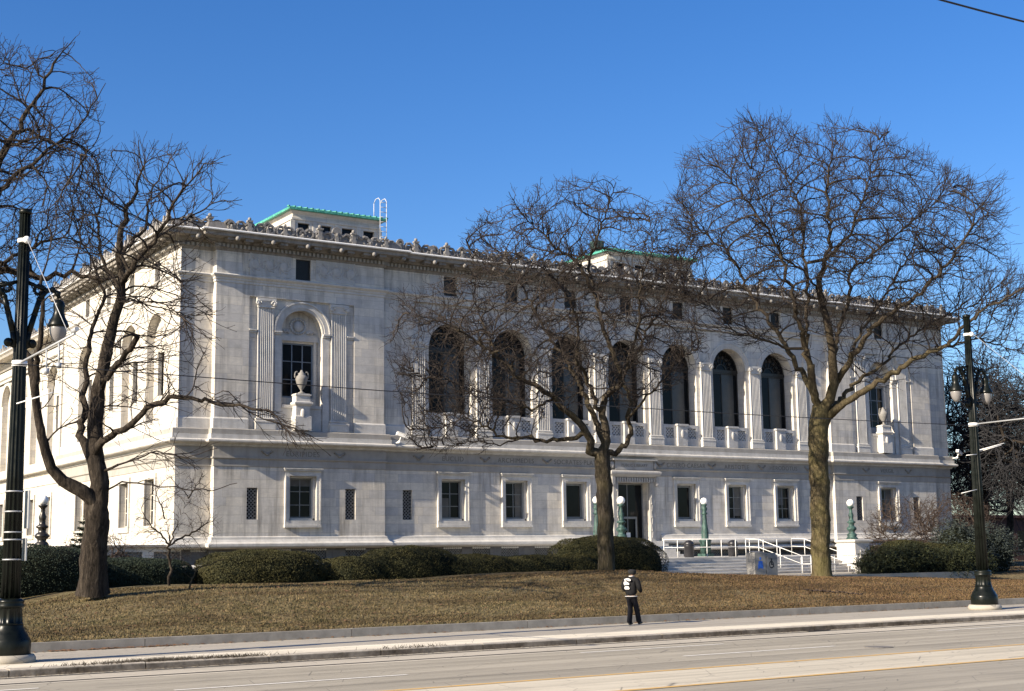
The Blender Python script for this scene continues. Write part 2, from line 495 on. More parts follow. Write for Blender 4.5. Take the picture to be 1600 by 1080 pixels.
# ---- water table, mouldings that run round the block
def run(name, prof, mat, path=PATH, parent=LIB):
    m_ = MB(); m_.sweep(prof, path); return m_.build(name, mat, parent)
WT = [(0.0, 2.72), (0.30, 2.80), (0.34, 2.86), (0.34, 2.98), (0.30, 3.03), (0.20, 3.08), (0.12, 3.22), (0.10, 3.34), (0.0, 3.38)]
def split_door(path, xa, xb):
    i = next(k for k in range(len(path) - 1) if path[k][0] < xa and path[k + 1][0] > xb and abs(path[k][1] - path[k + 1][1]) < 1e-6)
    return path[:i + 1] + [(xa, path[i][1])], [(xb, path[i][1])] + path[i + 1:]
pa, pb = split_door(PATH, CX - 2.3, CX + 2.1)
m_ = MB(); m_.sweep(WT, pa); m_.sweep(WT, pb)
m_.sweep([(0.0, 2.36), (0.22, 2.42), (0.26, 2.48), (0.26, 2.56), (0.20, 2.62), (0.0, 2.70)], pb); m_.build('water_table', M['trim'], LIB)

MIDF = [(0.0, 7.30), (0.05, 7.32), (0.05, 7.44), (0.03, 7.46), (0.03, 7.52)]
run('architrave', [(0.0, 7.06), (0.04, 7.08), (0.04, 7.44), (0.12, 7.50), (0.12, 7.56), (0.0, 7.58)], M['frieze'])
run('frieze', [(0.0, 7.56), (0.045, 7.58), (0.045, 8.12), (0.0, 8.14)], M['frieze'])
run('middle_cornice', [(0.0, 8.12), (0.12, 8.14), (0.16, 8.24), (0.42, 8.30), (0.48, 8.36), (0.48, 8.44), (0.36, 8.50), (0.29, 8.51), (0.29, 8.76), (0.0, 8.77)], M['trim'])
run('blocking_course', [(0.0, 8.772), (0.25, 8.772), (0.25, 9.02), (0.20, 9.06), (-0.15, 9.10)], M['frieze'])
# ---- upper walls
WP = [PL, PR]
mb = MB()
for (u0, u1, d) in SPANS:
    dd = d + UP
    if u0 == SPANS[0][0]: u0 += UP
    if d == PAV:
        c = PL if u0 < 0 else PR
        pw = 3.16
        wall_row(mb, fw, u0, c - pw, 9.05, 17.2, dd, []); wall_row(mb, fw, c + pw, u1, 9.05, 17.2, dd, [])
        wall_row(mb, fw, c - pw, c + pw, 16.35, 17.2, dd, [])
        for s in (-1, 1):
            mb.face([fw(c + s * pw, 9.05, dd), fw(c + s * pw, 16.35, dd), fw(c + s * pw, 16.35, dd + .14), fw(c + s * pw, 9.05, dd + .14)])
        mb.face([fw(c - pw, 16.35, dd), fw(c + pw, 16.35, dd), fw(c + pw, 16.35, dd + .14), fw(c - pw, 16.35, dd + .14)])
        wall_row(mb, fw, c - pw, c + pw, 9.05, 16.35, dd + 0.14, [(c - 1.22, c + 1.22, 9.1, 15.80, True, 0.55)])
        mb.face([fw(c - 1.22, 9.1, dd + .69), fw(c + 1.22, 9.1, dd + .69), fw(c + 1.22, 10.85, dd + .69), fw(c - 1.22, 10.85, dd + .69)])
        wall_row(mb, fw, c - 1.22, c + 1.22, 10.85, 15.85, dd + 0.69, [(c - 0.95, c + 0.95, 10.98, 14.05, False, 0.35)])
    elif d == CEN:
        wall_row(mb, fw, u0, -15.8, 9.05, 17.2, dd, []); wall_row(mb, fw, 15.5, u1, 9.05, 17.2, dd, [])
        wall_row(mb, fw, -15.8, 15.5, 9.05, 17.2, dd + .12, [(c - 1.45, c + 1.45, 9.1, 15.85, True, 1.0) for c in ARCH])
        for u in (-15.8, 15.5): mb.face([fw(u, 9.05, dd), fw(u, 17.2, dd), fw(u, 17.2, dd + .12), fw(u, 9.05, dd + .12)])
    else:
        wall_row(mb, fw, u0, u1, 9.05, 17.2, dd, [])
    aw = [(c - 0.46, c + 0.46, 17.52, 18.70, False, 0.3) for c in [PL, PR] + ARCH if u0 < c < u1]
    wall_row(mb, fw, u0, u1, 17.2, 18.9, dd, aw)
for i in range(2, len(PATH) - 3):
    (xa, ya), (xb, yb) = PATH[i], PATH[i + 1]
    if xa == xb: mb.face([(xa, ya + UP, 9.05), (xb, yb + UP, 9.05), (xb, yb + UP, 18.9), (xa, ya + UP, 18.9)])
mb.build('upper_wall', M['wall'], LIB)
UPATH = [(x + (UP if i < 2 else -UP if i > len(PATH) - 3 else 0), y + (UP if i not in (0, len(PATH) - 1) else 0)) for i, (x, y) in enumerate(PATH)]
def split2(path, gaps):
    out = []; cur = list(path)
    for (xa, xb) in gaps:
        a_, cur = split_door(cur, xa, xb); out.append(a_)
    return out + [cur]
# base course of the upper storey, interrupted at the recessed bays
for p in split2(UPATH, [(CX + PL - 3.16, CX + PL + 3.16), (CX - 15.8, CX + 15.5), (CX + PR - 3.16, CX + PR + 3.16)]):
    mb = MB(); mb.sweep([(0, 9.08), (0.07, 9.08), (0.07, 9.60), (0.03, 9.66), (0.0, 9.68)], p); mb.build('upper_plinth', M['trim'], LIB)
run('string_course', [(0, 16.98), (0.05, 17.0), (0.05, 17.12), (0.10, 17.16), (0.10, 17.24), (0.22, 17.34), (0.24, 17.40), (0.16, 17.46), (0.0, 17.50)], M['trim'], UPATH)
# carved panels between the attic windows
mb = MB()
for c in [PL, PR]:
    for s in (-1, 1):
        mb = MB()
        pbox(mb, fw, c + s * 0.75 if s > 0 else c - 3.1, c + 3.1 if s > 0 else c - 0.75, 17.56, 18.74, UP - 0.03, UP + 0.05)
        for k in range(3):
            cc = c + s * (1.2 + k * 0.85)
            mb.ball(fw(cc, 18.15, UP - 0.02), 0.30, 10, 6, 1, 0.22)
            for j in range(7):
                t = j * 0.9 + k; mb.bar(fw(cc + math.cos(t) * 0.30, 18.15 + math.sin(t) * 0.28, UP - .03), fw(cc + math.cos(t + .8) * 0.42, 18.15 + math.sin(t + .8) * 0.44, UP - .03), 0.05, 5)
        pbox(mb, fw, c + s * 3.14 - .04, c + s * 3.14 + .04, 17.52, 18.8, UP - .05, UP + .05)
        mb.build('relief_panel', M['relief'], LIB)
for c in ARCH:
    for s in (-1, 1):
        mb = MB(); pbox(mb, fw, c + s * 1.02 - .42, c + s * 1.02 + .42, 17.60, 18.66, CEN + UP - 0.025, CEN + UP + .05); mb.build('attic_panel', M['relief'], LIB)

# ---- main cornice
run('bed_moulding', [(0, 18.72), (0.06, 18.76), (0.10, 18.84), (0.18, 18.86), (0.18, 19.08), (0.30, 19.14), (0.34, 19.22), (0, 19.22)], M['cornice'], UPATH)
mb = MB()
dpth = []
for i in range(len(UPATH) - 1):
    (xa, ya), (xb, yb) = UPATH[i], UPATH[i + 1]
    L = math.hypot(xb - xa, yb - ya)
    if L < 1 or i == len(UPATH) - 2: continue
    tx, ty = (xb - xa) / L, (yb - ya) / L; nx, ny = ty, -tx
    k = int(L / 0.24)
    for j in range(k):
        s0 = (j + 0.2) * L / k; c = (xa + tx * s0 + nx * 0.22, ya + ty * s0 + ny * 0.22, 18.97)
        mb.obox(c, (tx, ty, 0), (nx, ny, 0), (0, 0, 1), 0.065, 0.06, 0.095)
tag(mb.build('dentils', M['frieze'], LIB), kind='stuff')
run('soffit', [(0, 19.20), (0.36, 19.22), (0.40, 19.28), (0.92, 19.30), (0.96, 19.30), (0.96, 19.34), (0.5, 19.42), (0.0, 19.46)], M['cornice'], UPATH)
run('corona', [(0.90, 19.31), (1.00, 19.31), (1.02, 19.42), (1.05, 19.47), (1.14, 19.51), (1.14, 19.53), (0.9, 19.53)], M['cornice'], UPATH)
run('gutter', [(0.92, 19.535), (1.16, 19.535), (1.20, 19.57), (1.20, 19.61), (1.15, 19.65), (0.9, 19.67)], M['white_paint'], UPATH)
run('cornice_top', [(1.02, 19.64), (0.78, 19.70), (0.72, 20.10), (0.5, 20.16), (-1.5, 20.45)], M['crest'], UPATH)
# soffit brackets
mb = MB()
for i in range(len(UPATH) - 1):
    (xa, ya), (xb, yb) = UPATH[i], UPATH[i + 1]
    L = math.hypot(xb - xa, yb - ya)
    if L < 1 or i == len(UPATH) - 2: continue
    tx, ty = (xb - xa) / L, (yb - ya) / L; nx, ny = ty, -tx
    k = max(1, round(L / 1.02))
    for j in range(k):
        s0 = (j + 0.5) * L / k
        mb = MB(); mb.obox((xa + tx * s0 + nx * 0.62, ya + ty * s0 + ny * 0.62, 19.23), (tx, ty, 0), (nx, ny, 0), (0, 0, 1), 0.22, 0.26, 0.07)
        mb.obox((xa + tx * s0 + nx * 0.55, ya + ty * s0 + ny * 0.55, 19.15), (tx, ty, 0), (nx, ny, 0), (0, 0, 1), 0.12, 0.17, 0.05); mb.build('soffit_bracket', M['cornice'], LIB)
# round spouts below the gutter
sp_me = None
for i in range(30):
    x = 25.2 + i * 2.045
    if x > 84.4: break
    d = [s[2] for s in SPANS if s[0] <= x - CX < s[1]]
    d = (d[0] if d else COR) + UP
    if sp_me is None:
        m_ = MB(); m_.ball((0, 0, 0), 0.13, 10, 8); m_.bar((0, 0.0, 0.02), (0, 0.25, 0.10), 0.07, 8)
        o = m_.build('rain_spout', M['ante'], LIB, local=True); sp_me = o.data
    else:
        o = link('rain_spout', sp_me, None, LIB)
    o.location = Vector((x, DY + d - 1.10, 19.20)) - org(LIB)
# antefixes along the front, four shapes in turn
def shell(r, h):
    m_ = MB(); n = 11
    for i in range(n):
        t = math.pi * (i + 0.5) / n
        m_.obox((math.cos(t) * r * 0.55, 0, h + math.sin(t) * r * 0.55), (math.cos(t), 0, math.sin(t)), (0, 1, 0), (-math.sin(t), 0, math.cos(t)), r * 0.48, 0.07, r * 0.11)
    m_.obox((0, 0.02, h * 0.5), (1, 0, 0), (0, 1, 0), (0, 0, 1), r * 0.35, 0.10, h * 0.55)
    for s in (-1, 1): m_.ball((s * r * 0.72, -0.02, h * 0.55), r * 0.30, 8, 6, 1, 0.5)
    m_.ball((0, -0.10, h * 0.8), r * 0.30, 8, 6, 0.8, 0.6, 1.1)
    return m_
def standard():
    m_ = MB()
    m_.obox((0, 0, 0.30), (1, 0, 0), (0, 1, 0), (0, 0, 1), 0.13, 0.10, 0.32)
    m_.obox((0, -0.03, 0.64), (1, 0, 0), (0, 1, 0), (0, 0, 1), 0.19, 0.13, 0.05)
    m_.ball((0, 0, 0.78), 0.12, 8, 6)
    for s in (-1, 1): m_.ball((s * 0.16, -0.03, 0.2), 0.12, 8, 6, 1, 0.6)
    return m_
def scroll():
    m_ = MB()
    for s in (-1, 1):
        for k in range(8):
            t = k * 0.75; r = 0.30 - k * 0.03; t2 = t + 0.75; r2 = r - 0.03
            m_.bar((s * (0.24 + math.cos(t) * r), 0, 0.28 + math.sin(t) * r), (s * (0.24 + math.cos(t2) * r2), 0, 0.28 + math.sin(t2) * r2), 0.065, 5)
    return m_
protos = [shell(0.30, 0.46), standard(), shell(0.24, 0.26), standard()]
protos = [p.build('antefix', M['ante'], LIB, local=True) for p in protos]
pm = [p.data for p in protos]
for k in range(58):
    x = 24.9 + k * 1.04
    if x > 84.9: break
    d = [s[2] for s in SPANS if s[0] <= x - CX < s[1]]
    d = (d[0] if d else COR) + UP
    o = protos[k] if k < 4 else link('antefix', pm[k % 4] if k % 8 else pm[0], None, LIB)
    o.location = Vector((x, DY + d - 0.80, 19.72)) - org(LIB)
    sc = 0.84 + 0.12 * math.sin(k * 7.3); o.scale = (sc, sc, sc * (1.05 if k % 4 else 1.15))
mb = MB()      # scrollwork between the antefixes, front and side
for k in range(104):
    x = 24.6 + k * 0.58
    d = [s[2] for s in SPANS if s[0] <= x - CX < s[1]]; d = (d[0] if d else COR) + UP
    c = Vector((x, DY + d - 0.78, 19.93))
    s = 1 if k % 2 else -1
    for j in range(7):
        t = j * 0.8 + 0.4; r = 0.34 - j * 0.03
        mb.bar(c + Vector((s * math.cos(t) * r, 0, math.sin(t) * r)), c + Vector((s * math.cos(t + .8) * (r - .03), 0, math.sin(t + .8) * (r - .03))), 0.085, 5)
    mb.obox(c + Vector((0.25, 0.15, -0.05)), (1, 0, 0), (0, 1, 0), (0, 0, 1), 0.16, 0.1, 0.22)
tag(mb.build('roof_scrollwork', M['crest'], LIB), kind='stuff')
mb = MB()      # spiky cresting along the sunlit side
def spikes(x, y0, y1, z, st, hs):
    k = 0; y = y0
    while y < y1:
        h = hs * (1.5 if k % 4 == 0 else 0.75 + 0.35 * (k % 2))
        mb.prism([(-0.22, 0), (0.22, 0), (0.26, h * .4), (0.13, h * .62), (0.05, h), (-0.05, h), (-0.13, h * .62), (-0.26, h * .4)], lambda a, b, d: (x + d, y + a, z + b), -0.08, 0.10)
        y += st; k += 1
spikes(SX - 0.75, DY + 0.2, YB, 19.8, 0.56, 0.55)
mb.build('side_cresting', M['ante'], LIB)

# ---- roof
mb = MB()
mb.face([(SX - .3, DY - .2, 20.1), (84.9, DY - .2, 20.1), (78, DY + 7, 21.0), (31, DY + 7, 21.0)])
mb.face([(SX - .3, DY - .2, 20.1), (31, DY + 7, 21.0), (31, YB, 21.0), (SX - .3, YB, 20.1)])
mb.face([(31, DY + 7, 21.0), (78, DY + 7, 21.0), (78, YB, 21.0), (31, YB, 21.0)])
mb.face([(78, DY + 7, 21.0), (84.9, DY - .2, 20.1), (84.9, YB, 20.1), (78, YB, 21.0)])
mb.box(SX + 1, 84, YB - .5, YB, 2, 20.2)
mb.build('roof', M['crest'], LIB)
# penthouses
def penthouse(u0, u1, y0, y1, lad):
    m_ = MB(); z0, z1 = 20.9, 25.62
    x0, x1 = CX + u0, CX + u1
    mpf = lambda a, b, d: (CX + a, y0 + d, b)
    n = 4; w = (u1 - u0) / n
    wall_row(m_, mpf, u0, u1, z0, z1, 0, [(u0 + w * i + w * .24, u0 + w * i + w * .76, 23.55, 24.72, False, 0.25) for i in range(n)])
    m_.face([(x0, y0, z0), (x0, y1, z0), (x0, y1, z1), (x0, y0, z1)]); m_.face([(x1, y0, z0), (x1, y1, z0), (x1, y1, z1), (x1, y0, z1)])
    m_.face([(x0, y1, z0), (x1, y1, z0), (x1, y1, z1), (x0, y1, z1)])
    for i in range(n + 1):
        pbox(m_, mpf, u0 + w * i - .16, u0 + w * i + .16, z0, 24.9, -0.06, 0.0)
    pth = [(x0, y1), (x0, y0), (x1, y0), (x1, y1)]
    m_.sweep([(0, 24.9), (.08, 24.92), (.08, 25.05), (0, 25.1)], pth); m_.sweep([(0, 25.3), (.10, 25.38), (.18, 25.46), (.18, 25.60), (0, 25.64)], pth)
    ph = m_.build('penthouse', M['side'], LIB)
    m_ = MB()
    for i in range(n):
        a = u0 + w * i + w * .24; b = u0 + w * i + w * .76
        m_.face([mpf(a, 23.55, .24), mpf(b, 23.55, .24), mpf(b, 24.72, .24), mpf(a, 24.72, .24)])
    m_.build('window', M['glass'], ph)
    m_ = MB(); e = 0.42; zr = 25.68; zt = 26.75; xm0, xm1, ym = x0 + 2.6, x1 - 2.6, (y0 + y1) / 2
    A = [(x0 - e, y0 - e, zr), (x1 + e, y0 - e, zr), (x1 + e, y1 + e, zr), (x0 - e, y1 + e, zr)]
    T0, T1 = (xm0, ym, zt), (xm1, ym, zt)
    m_.face([A[0], A[1], T1, T0]); m_.face([A[1], A[2], T1]); m_.face([A[2], A[3], T0, T1]); m_.face([A[3], A[0], T0])
    m_.box(x0 - e, x1 + e, y0 - e, y1 + e, zr - .16, zr - .003)
    k = int((x1 - x0 + 2 * e) / 0.42)
    for i in range(k + 1):
        xx = x0 - e + i * (x1 - x0 + 2 * e) / k
        t = 1.0 if xm0 <= xx <= xm1 else max(0.05, ((xx - x0 + e) / (xm0 - x0 + e) if xx < xm0 else (x1 + e - xx) / (x1 + e - xm1)))
        m_.bar((xx, y0 - e, zr + .03), (xx, y0 - e + (ym - y0 + e) * t, zr + .03 + (zt - zr) * t), 0.06, 6)
    m_.build('roof', M['copper'], ph)
    if lad:
        m_ = MB(); lx, ly = x1 - 0.2, y0 - .5
        for dx in (0, 0.5):
            for dy in (0,):
                pts = [(lx + dx, ly, 24.2), (lx + dx, ly, 26.9), (lx + dx, ly + .25, 27.15), (lx + dx, ly + .7, 27.15), (lx + dx, ly + .95, 26.9), (lx + dx, ly + .95, 25.7)]
                m_.pipe(pts, 0.026, 6)
        for z in np.arange(21.2, 26.9, 0.35): m_.bar((lx, ly, z), (lx + .5, ly, z), 0.022, 6)
        m_.bar((lx, ly, 21.2), (lx, ly, 24.3), .035, 6); m_.bar((lx + .5, ly, 21.2), (lx + .5, ly, 24.3), .035, 6)
        m_.build('ladder', M['galv2'], ph)
    else:
        m_ = MB(); m_.box(x0 + .3, x0 + 1.1, y0 + 2.0, y0 + 2.8, 25.8, 26.9); m_.bar((x0 + .7, y0 + 2.4, 26.9), (x0 + .7, y0 + 2.4, 27.4), .05, 6); m_.build('roof_vent', M['patina'], ph)
penthouse(-17.05, -10.45, 85.0, 96.0, True)
penthouse(9.6, 17.9, 85.0, 96.0, False)
# ================================================================== LIBRARY: windows, pilasters, carving, lettering
def sash(mb, mp, a0, a1, z0, z1, d, nc, nr, w=0.05, t=0.05):
    pbox(mb, mp, a0, a0 + w * 1.4, z0, z1, d, d + t); pbox(mb, mp, a1 - w * 1.4, a1, z0, z1, d, d + t)
    pbox(mb, mp, a0 + w * 1.4, a1 - w * 1.4, z0, z0 + w * 1.6, d, d + t); pbox(mb, mp, a0 + w * 1.4, a1 - w * 1.4, z1 - w * 1.4, z1, d, d + t)
    for i in range(1, nc):
        x = a0 + (a1 - a0) * i / nc; pbox(mb, mp, x - w / 2, x + w / 2, z0 + w * 1.6, z1 - w * 1.4, d + .004, d + t)
    for i in range(1, nr):
        z = z0 + (z1 - z0) * i / nr
        for j in range(nc):
            xa = a0 + (a1 - a0) * j / nc + w * .6; xb = a0 + (a1 - a0) * (j + 1) / nc - w * .6
            pbox(mb, mp, xa, xb, z - w * .4, z + w * .4, d + .008, d + t)
def pane(mb, mp, a0, a1, z0, z1, d):
    mb.face([mp(a0, z0, d), mp(a1, z0, d), mp(a1, z1, d), mp(a0, z1, d)])

def lower_window(mp, c, d, plain_one=False, z0=4.22, z1=6.62, hw=0.80, mat='trim'):
    """moulded surround standing proud of the wall, deep reveal, sash"""
    m_ = MB(); w = 0.26; p = 0.105
    zb = z0 - .38; zt = z1 + 0.28
    for s in (-1, 1):
        a, b = sorted((c + s * hw, c + s * (hw + w)))
        pbox(m_, mp, a, b, z0, z1, d - p, d + .03)
        ea, eb = sorted((c + s * (hw + w - .07), c + s * (hw + w)))
        pbox(m_, mp, ea, eb, z0, z1, d - p - .035, d - p)
        ja, jb = sorted((c + s * (hw - .13), c + s * (hw - .004)))
        pbox(m_, mp, ja, jb, z0 + .12, z1 - .10, d + .12, d + .50)
    pbox(m_, mp, c - hw - w, c + hw + w, z1, zt, d - p, d + .03)
    pbox(m_, mp, c - hw - w - .05, c + hw + w + .05, zt, zt + .09, d - p - .10, d + .03)
    pbox(m_, mp, c - hw - w - .10, c + hw + w + .10, zt + .09, zt + .14, d - p - .15, d + .03)
    pbox(m_, mp, c - hw - w, c + hw + w, zb + .12, z0, d - p, d + .03)
    pbox(m_, mp, c - hw - w - .02, c + hw + w + .02, zb, zb + .12, d - p - .06, d + .03)
    m_.prism([(c - hw + .13, z0), (c + hw - .13, z0), (c + hw - .13, z0 + .12), (c - hw + .13, z0 + .12)], mp, d + .10, d + .50)
    pbox(m_, mp, c - hw, c + hw, z1 - .10, z1 - .003, d + .12, d + .50)
    win = m_.build('window', M[mat], LIB)
    m_ = MB(); a0, a1, e0, e1 = c - hw + .13, c + hw - .13, z0 + .12, z1 - .10
    if plain_one: sash(m_, mp, a0, a1, e0, e1, d + .34, 1, 1, 0.09)
    else: sash(m_, mp, a0, a1, e0, e1, d + .34, 2, 3, 0.055)
    m_.build('sash', M['sash'], win)
    m_ = MB(); pane(m_, mp, a0, a1, e0, e1, d + .375); m_.build('pane', M['glass'], win)
    bl = BL.get(round(c))
    if bl: m_ = MB(); pane(m_, mp, a0 + bl[0] * (a1 - a0), a0 + bl[1] * (a1 - a0), e0 + bl[2] * (e1 - e0), e0 + bl[3] * (e1 - e0), d + .368); m_.build('blind', M['blind'], win)

BL = {-13: (.05, .45, .0, .55), 9: (.5, .97, .1, .97), 13: (.1, .6, .45, .97), 23: (.5, .97, .05, .97), -23: (.05, .97, .8, .97), -9: (.6, .97, .0, .97)}
def dof(c): return [s[2] for s in SPANS if s[0] < c < s[1]][0]
for c in LOWWIN:
    lower_window(fw, c, dof(c), plain_one=abs(abs(c) - 4.4) < .3)
for c in LATWIN:
    d = dof(c); m_ = MB(); lattice(m_, fw, c - .31, c + .31, 4.27, 5.96, d + .14, 0.20, 0.042, 0.04)
    o = m_.build('lattice_window', M['grille'] if c < 0 else M['grille_dark'], LIB)
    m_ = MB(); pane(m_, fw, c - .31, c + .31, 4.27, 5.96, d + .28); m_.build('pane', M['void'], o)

# ---- entrance
m_ = MB(); d = CEN
m_.box(CX - 1.75, CX - 1.36, DY + d - .20, DY + d + .02, 2.95, 6.95); m_.box(CX + 1.16, CX + 1.55, DY + d - .20, DY + d + .02, 2.95, 6.95)
m_.box(CX - 1.36, CX + 1.16, DY + d - .20, DY + d + .02, 6.62, 6.95)
for s, x in ((-1, -1.45), (1, 1.27)):
    for k in range(9):
        z = 3.2 + k * 0.42; m_.ball(fw(x, z, d - .22), 0.06 if k % 2 else 0.045, 8, 6, 1, .6, 1.2); m_.bar(fw(x, z, d - .21), fw(x + .05 * (-1) ** k, z + .4, d - .21), .02, 5)
m_.sweep([(0, 6.95), (.12, 6.98), (.20, 7.06), (.30, 7.12), (.34, 7.20), (.34, 7.28), (.28, 7.34), (0, 7.42)], [(CX - 1.75, DY + d + .02), (CX - 1.75, DY + d - .20), (CX + 1.55, DY + d - .20), (CX + 1.55, DY + d + .02)])
for k in range(17): m_.obox(fw(-1.65 + k * .195, 6.80, d - .24), (1, 0, 0), (0, 1, 0), (0, 0, 1), .06, .07, .13)
for x in (-1.85, 1.65):
    m_.obox(fw(x, 6.72, d - .26), (1, 0, 0), (0, 1, 0), (0, 0, 1), .10, .14, .26); m_.ball(fw(x, 6.50, d - .30), .12, 8, 6)
m_.box(CX - 1.62, CX + 1.42, DY + d - .30, DY + d - .05, 7.42, 8.02)
for x in (-1.80, 1.60): m_.ball(fw(x, 7.72, d - .22), .15, 8, 6, 1, .8, 1.7)
m_.obox(fw(-.1, 8.06, d - .28), (1, 0, 0), (0, 1, 0), (0, 0, 1), 1.78, .18, .045)
door = m_.build('entrance', M['relief2'], LIB)
m_ = MB(); e = d + .55
a0, a1 = -1.35, 1.15
sash(m_, fw, a0, a1, 2.98, 6.60, e, 2, 1, .06)
pbox(m_, fw, a0 + .5, a0 + 1.95, 4.36, 4.50, e - .06, e); pbox(m_, fw, a0 + 1.83, a0 + 1.95, 2.98, 4.36, e - .06, e); pbox(m_, fw, a0 + .5, a0 + .58, 2.98, 4.36, e - .06, e)
pbox(m_, fw, a0 + .72, a0 + .80, 3.5, 4.0, e - .12, e - .08)
m_.build('door_frame', M['sash'], door)
m_ = MB(); pane(m_, fw, a0, a1, 2.97, 6.61, e + .03); m_.build('door_glass', M['glass'], door)
m_ = MB(); m_.prism([(a0 + 1.10, 3.18), (a0 + 1.42, 3.18), (a0 + 1.42, 3.50), (a0 + 1.10, 3.50)], fw, e - .02, e + .0); m_.build('notice', M['white_paint'], door)

# ---- pavilion bays: fluted pilasters, arch, urn
def pilaster(c, d, w, z0, z1, nfl=7):
    m_ = MB(); zb = z0 + .62; zc = z1 - .50
    # fluted shaft
    P = [(-w / 2, 0.0)]
    fwid = w * 0.86 / nfl; x = -w * .43
    P.append((-w / 2, -0.16)); P.append((x, -0.16))
    for i in range(nfl):
        for t in (0.12, 0.3, 0.5, 0.7, 0.88):
            P.append((x + fwid * t, -0.16 + 0.055 * math.sin(math.pi * (t - .05) / .9)))
        x += fwid; P.append((x, -0.16))
    P += [(w / 2, -0.16), (w / 2, 0.0)]
    n = len(P); b = len(m_.v)
    m_.v += [fw(c + a, zb, d + q) for a, q in P] + [fw(c + a, zc, d + q) for a, q in P]
    for i in range(n - 1): m_.f.append((b + i, b + i + 1, b + n + i + 1, b + n + i)); m_.sm.append(False)
    m_.f.append(tuple(b + n + i for i in range(n))); m_.sm.append(False)
    o = m_.build('pilaster', M['trim'], LIB)
    m_ = MB()
    pth = [(CX + c - w / 2, DY + d + .05), (CX + c - w / 2, DY + d - .16), (CX + c + w / 2, DY + d - .16), (CX + c + w / 2, DY + d + .05)]
    m_.sweep([(0, z0), (.12, z0), (.12, z0 + .36), (.14, z0 + .38), (.14, z0 + .46), (.06, z0 + .50), (.10, z0 + .54), (.10, z0 + .60), (.0, z0 + .64)], pth)
    m_.build('pilaster_base', M['trim'], o)
    m_ = MB()
    m_.sweep([(0, zc - .04), (.05, zc), (.02, zc + .05), (.06, zc + .28), (.10, zc + .36), (.10, z1), (0, z1)], pth)
    for s in (-1, 1):
        for k in range(9):
            t = k * .7; r = .20 - k * .02
            m_.bar(fw(c + s * (w / 2 + .02 - math.cos(t) * r), zc + .20 + math.sin(t) * r, d - .24), fw(c + s * (w / 2 + .02 - math.cos(t + .7) * (r - .02)), zc + .20 + math.sin(t + .7) * (r - .02), d - .24), .045, 6)
        m_.ball(fw(c + s * (w / 2 + .02), zc + .20, d - .22), .13, 8, 6, 1, .6)
    m_.build('capital', M['trim'], o)
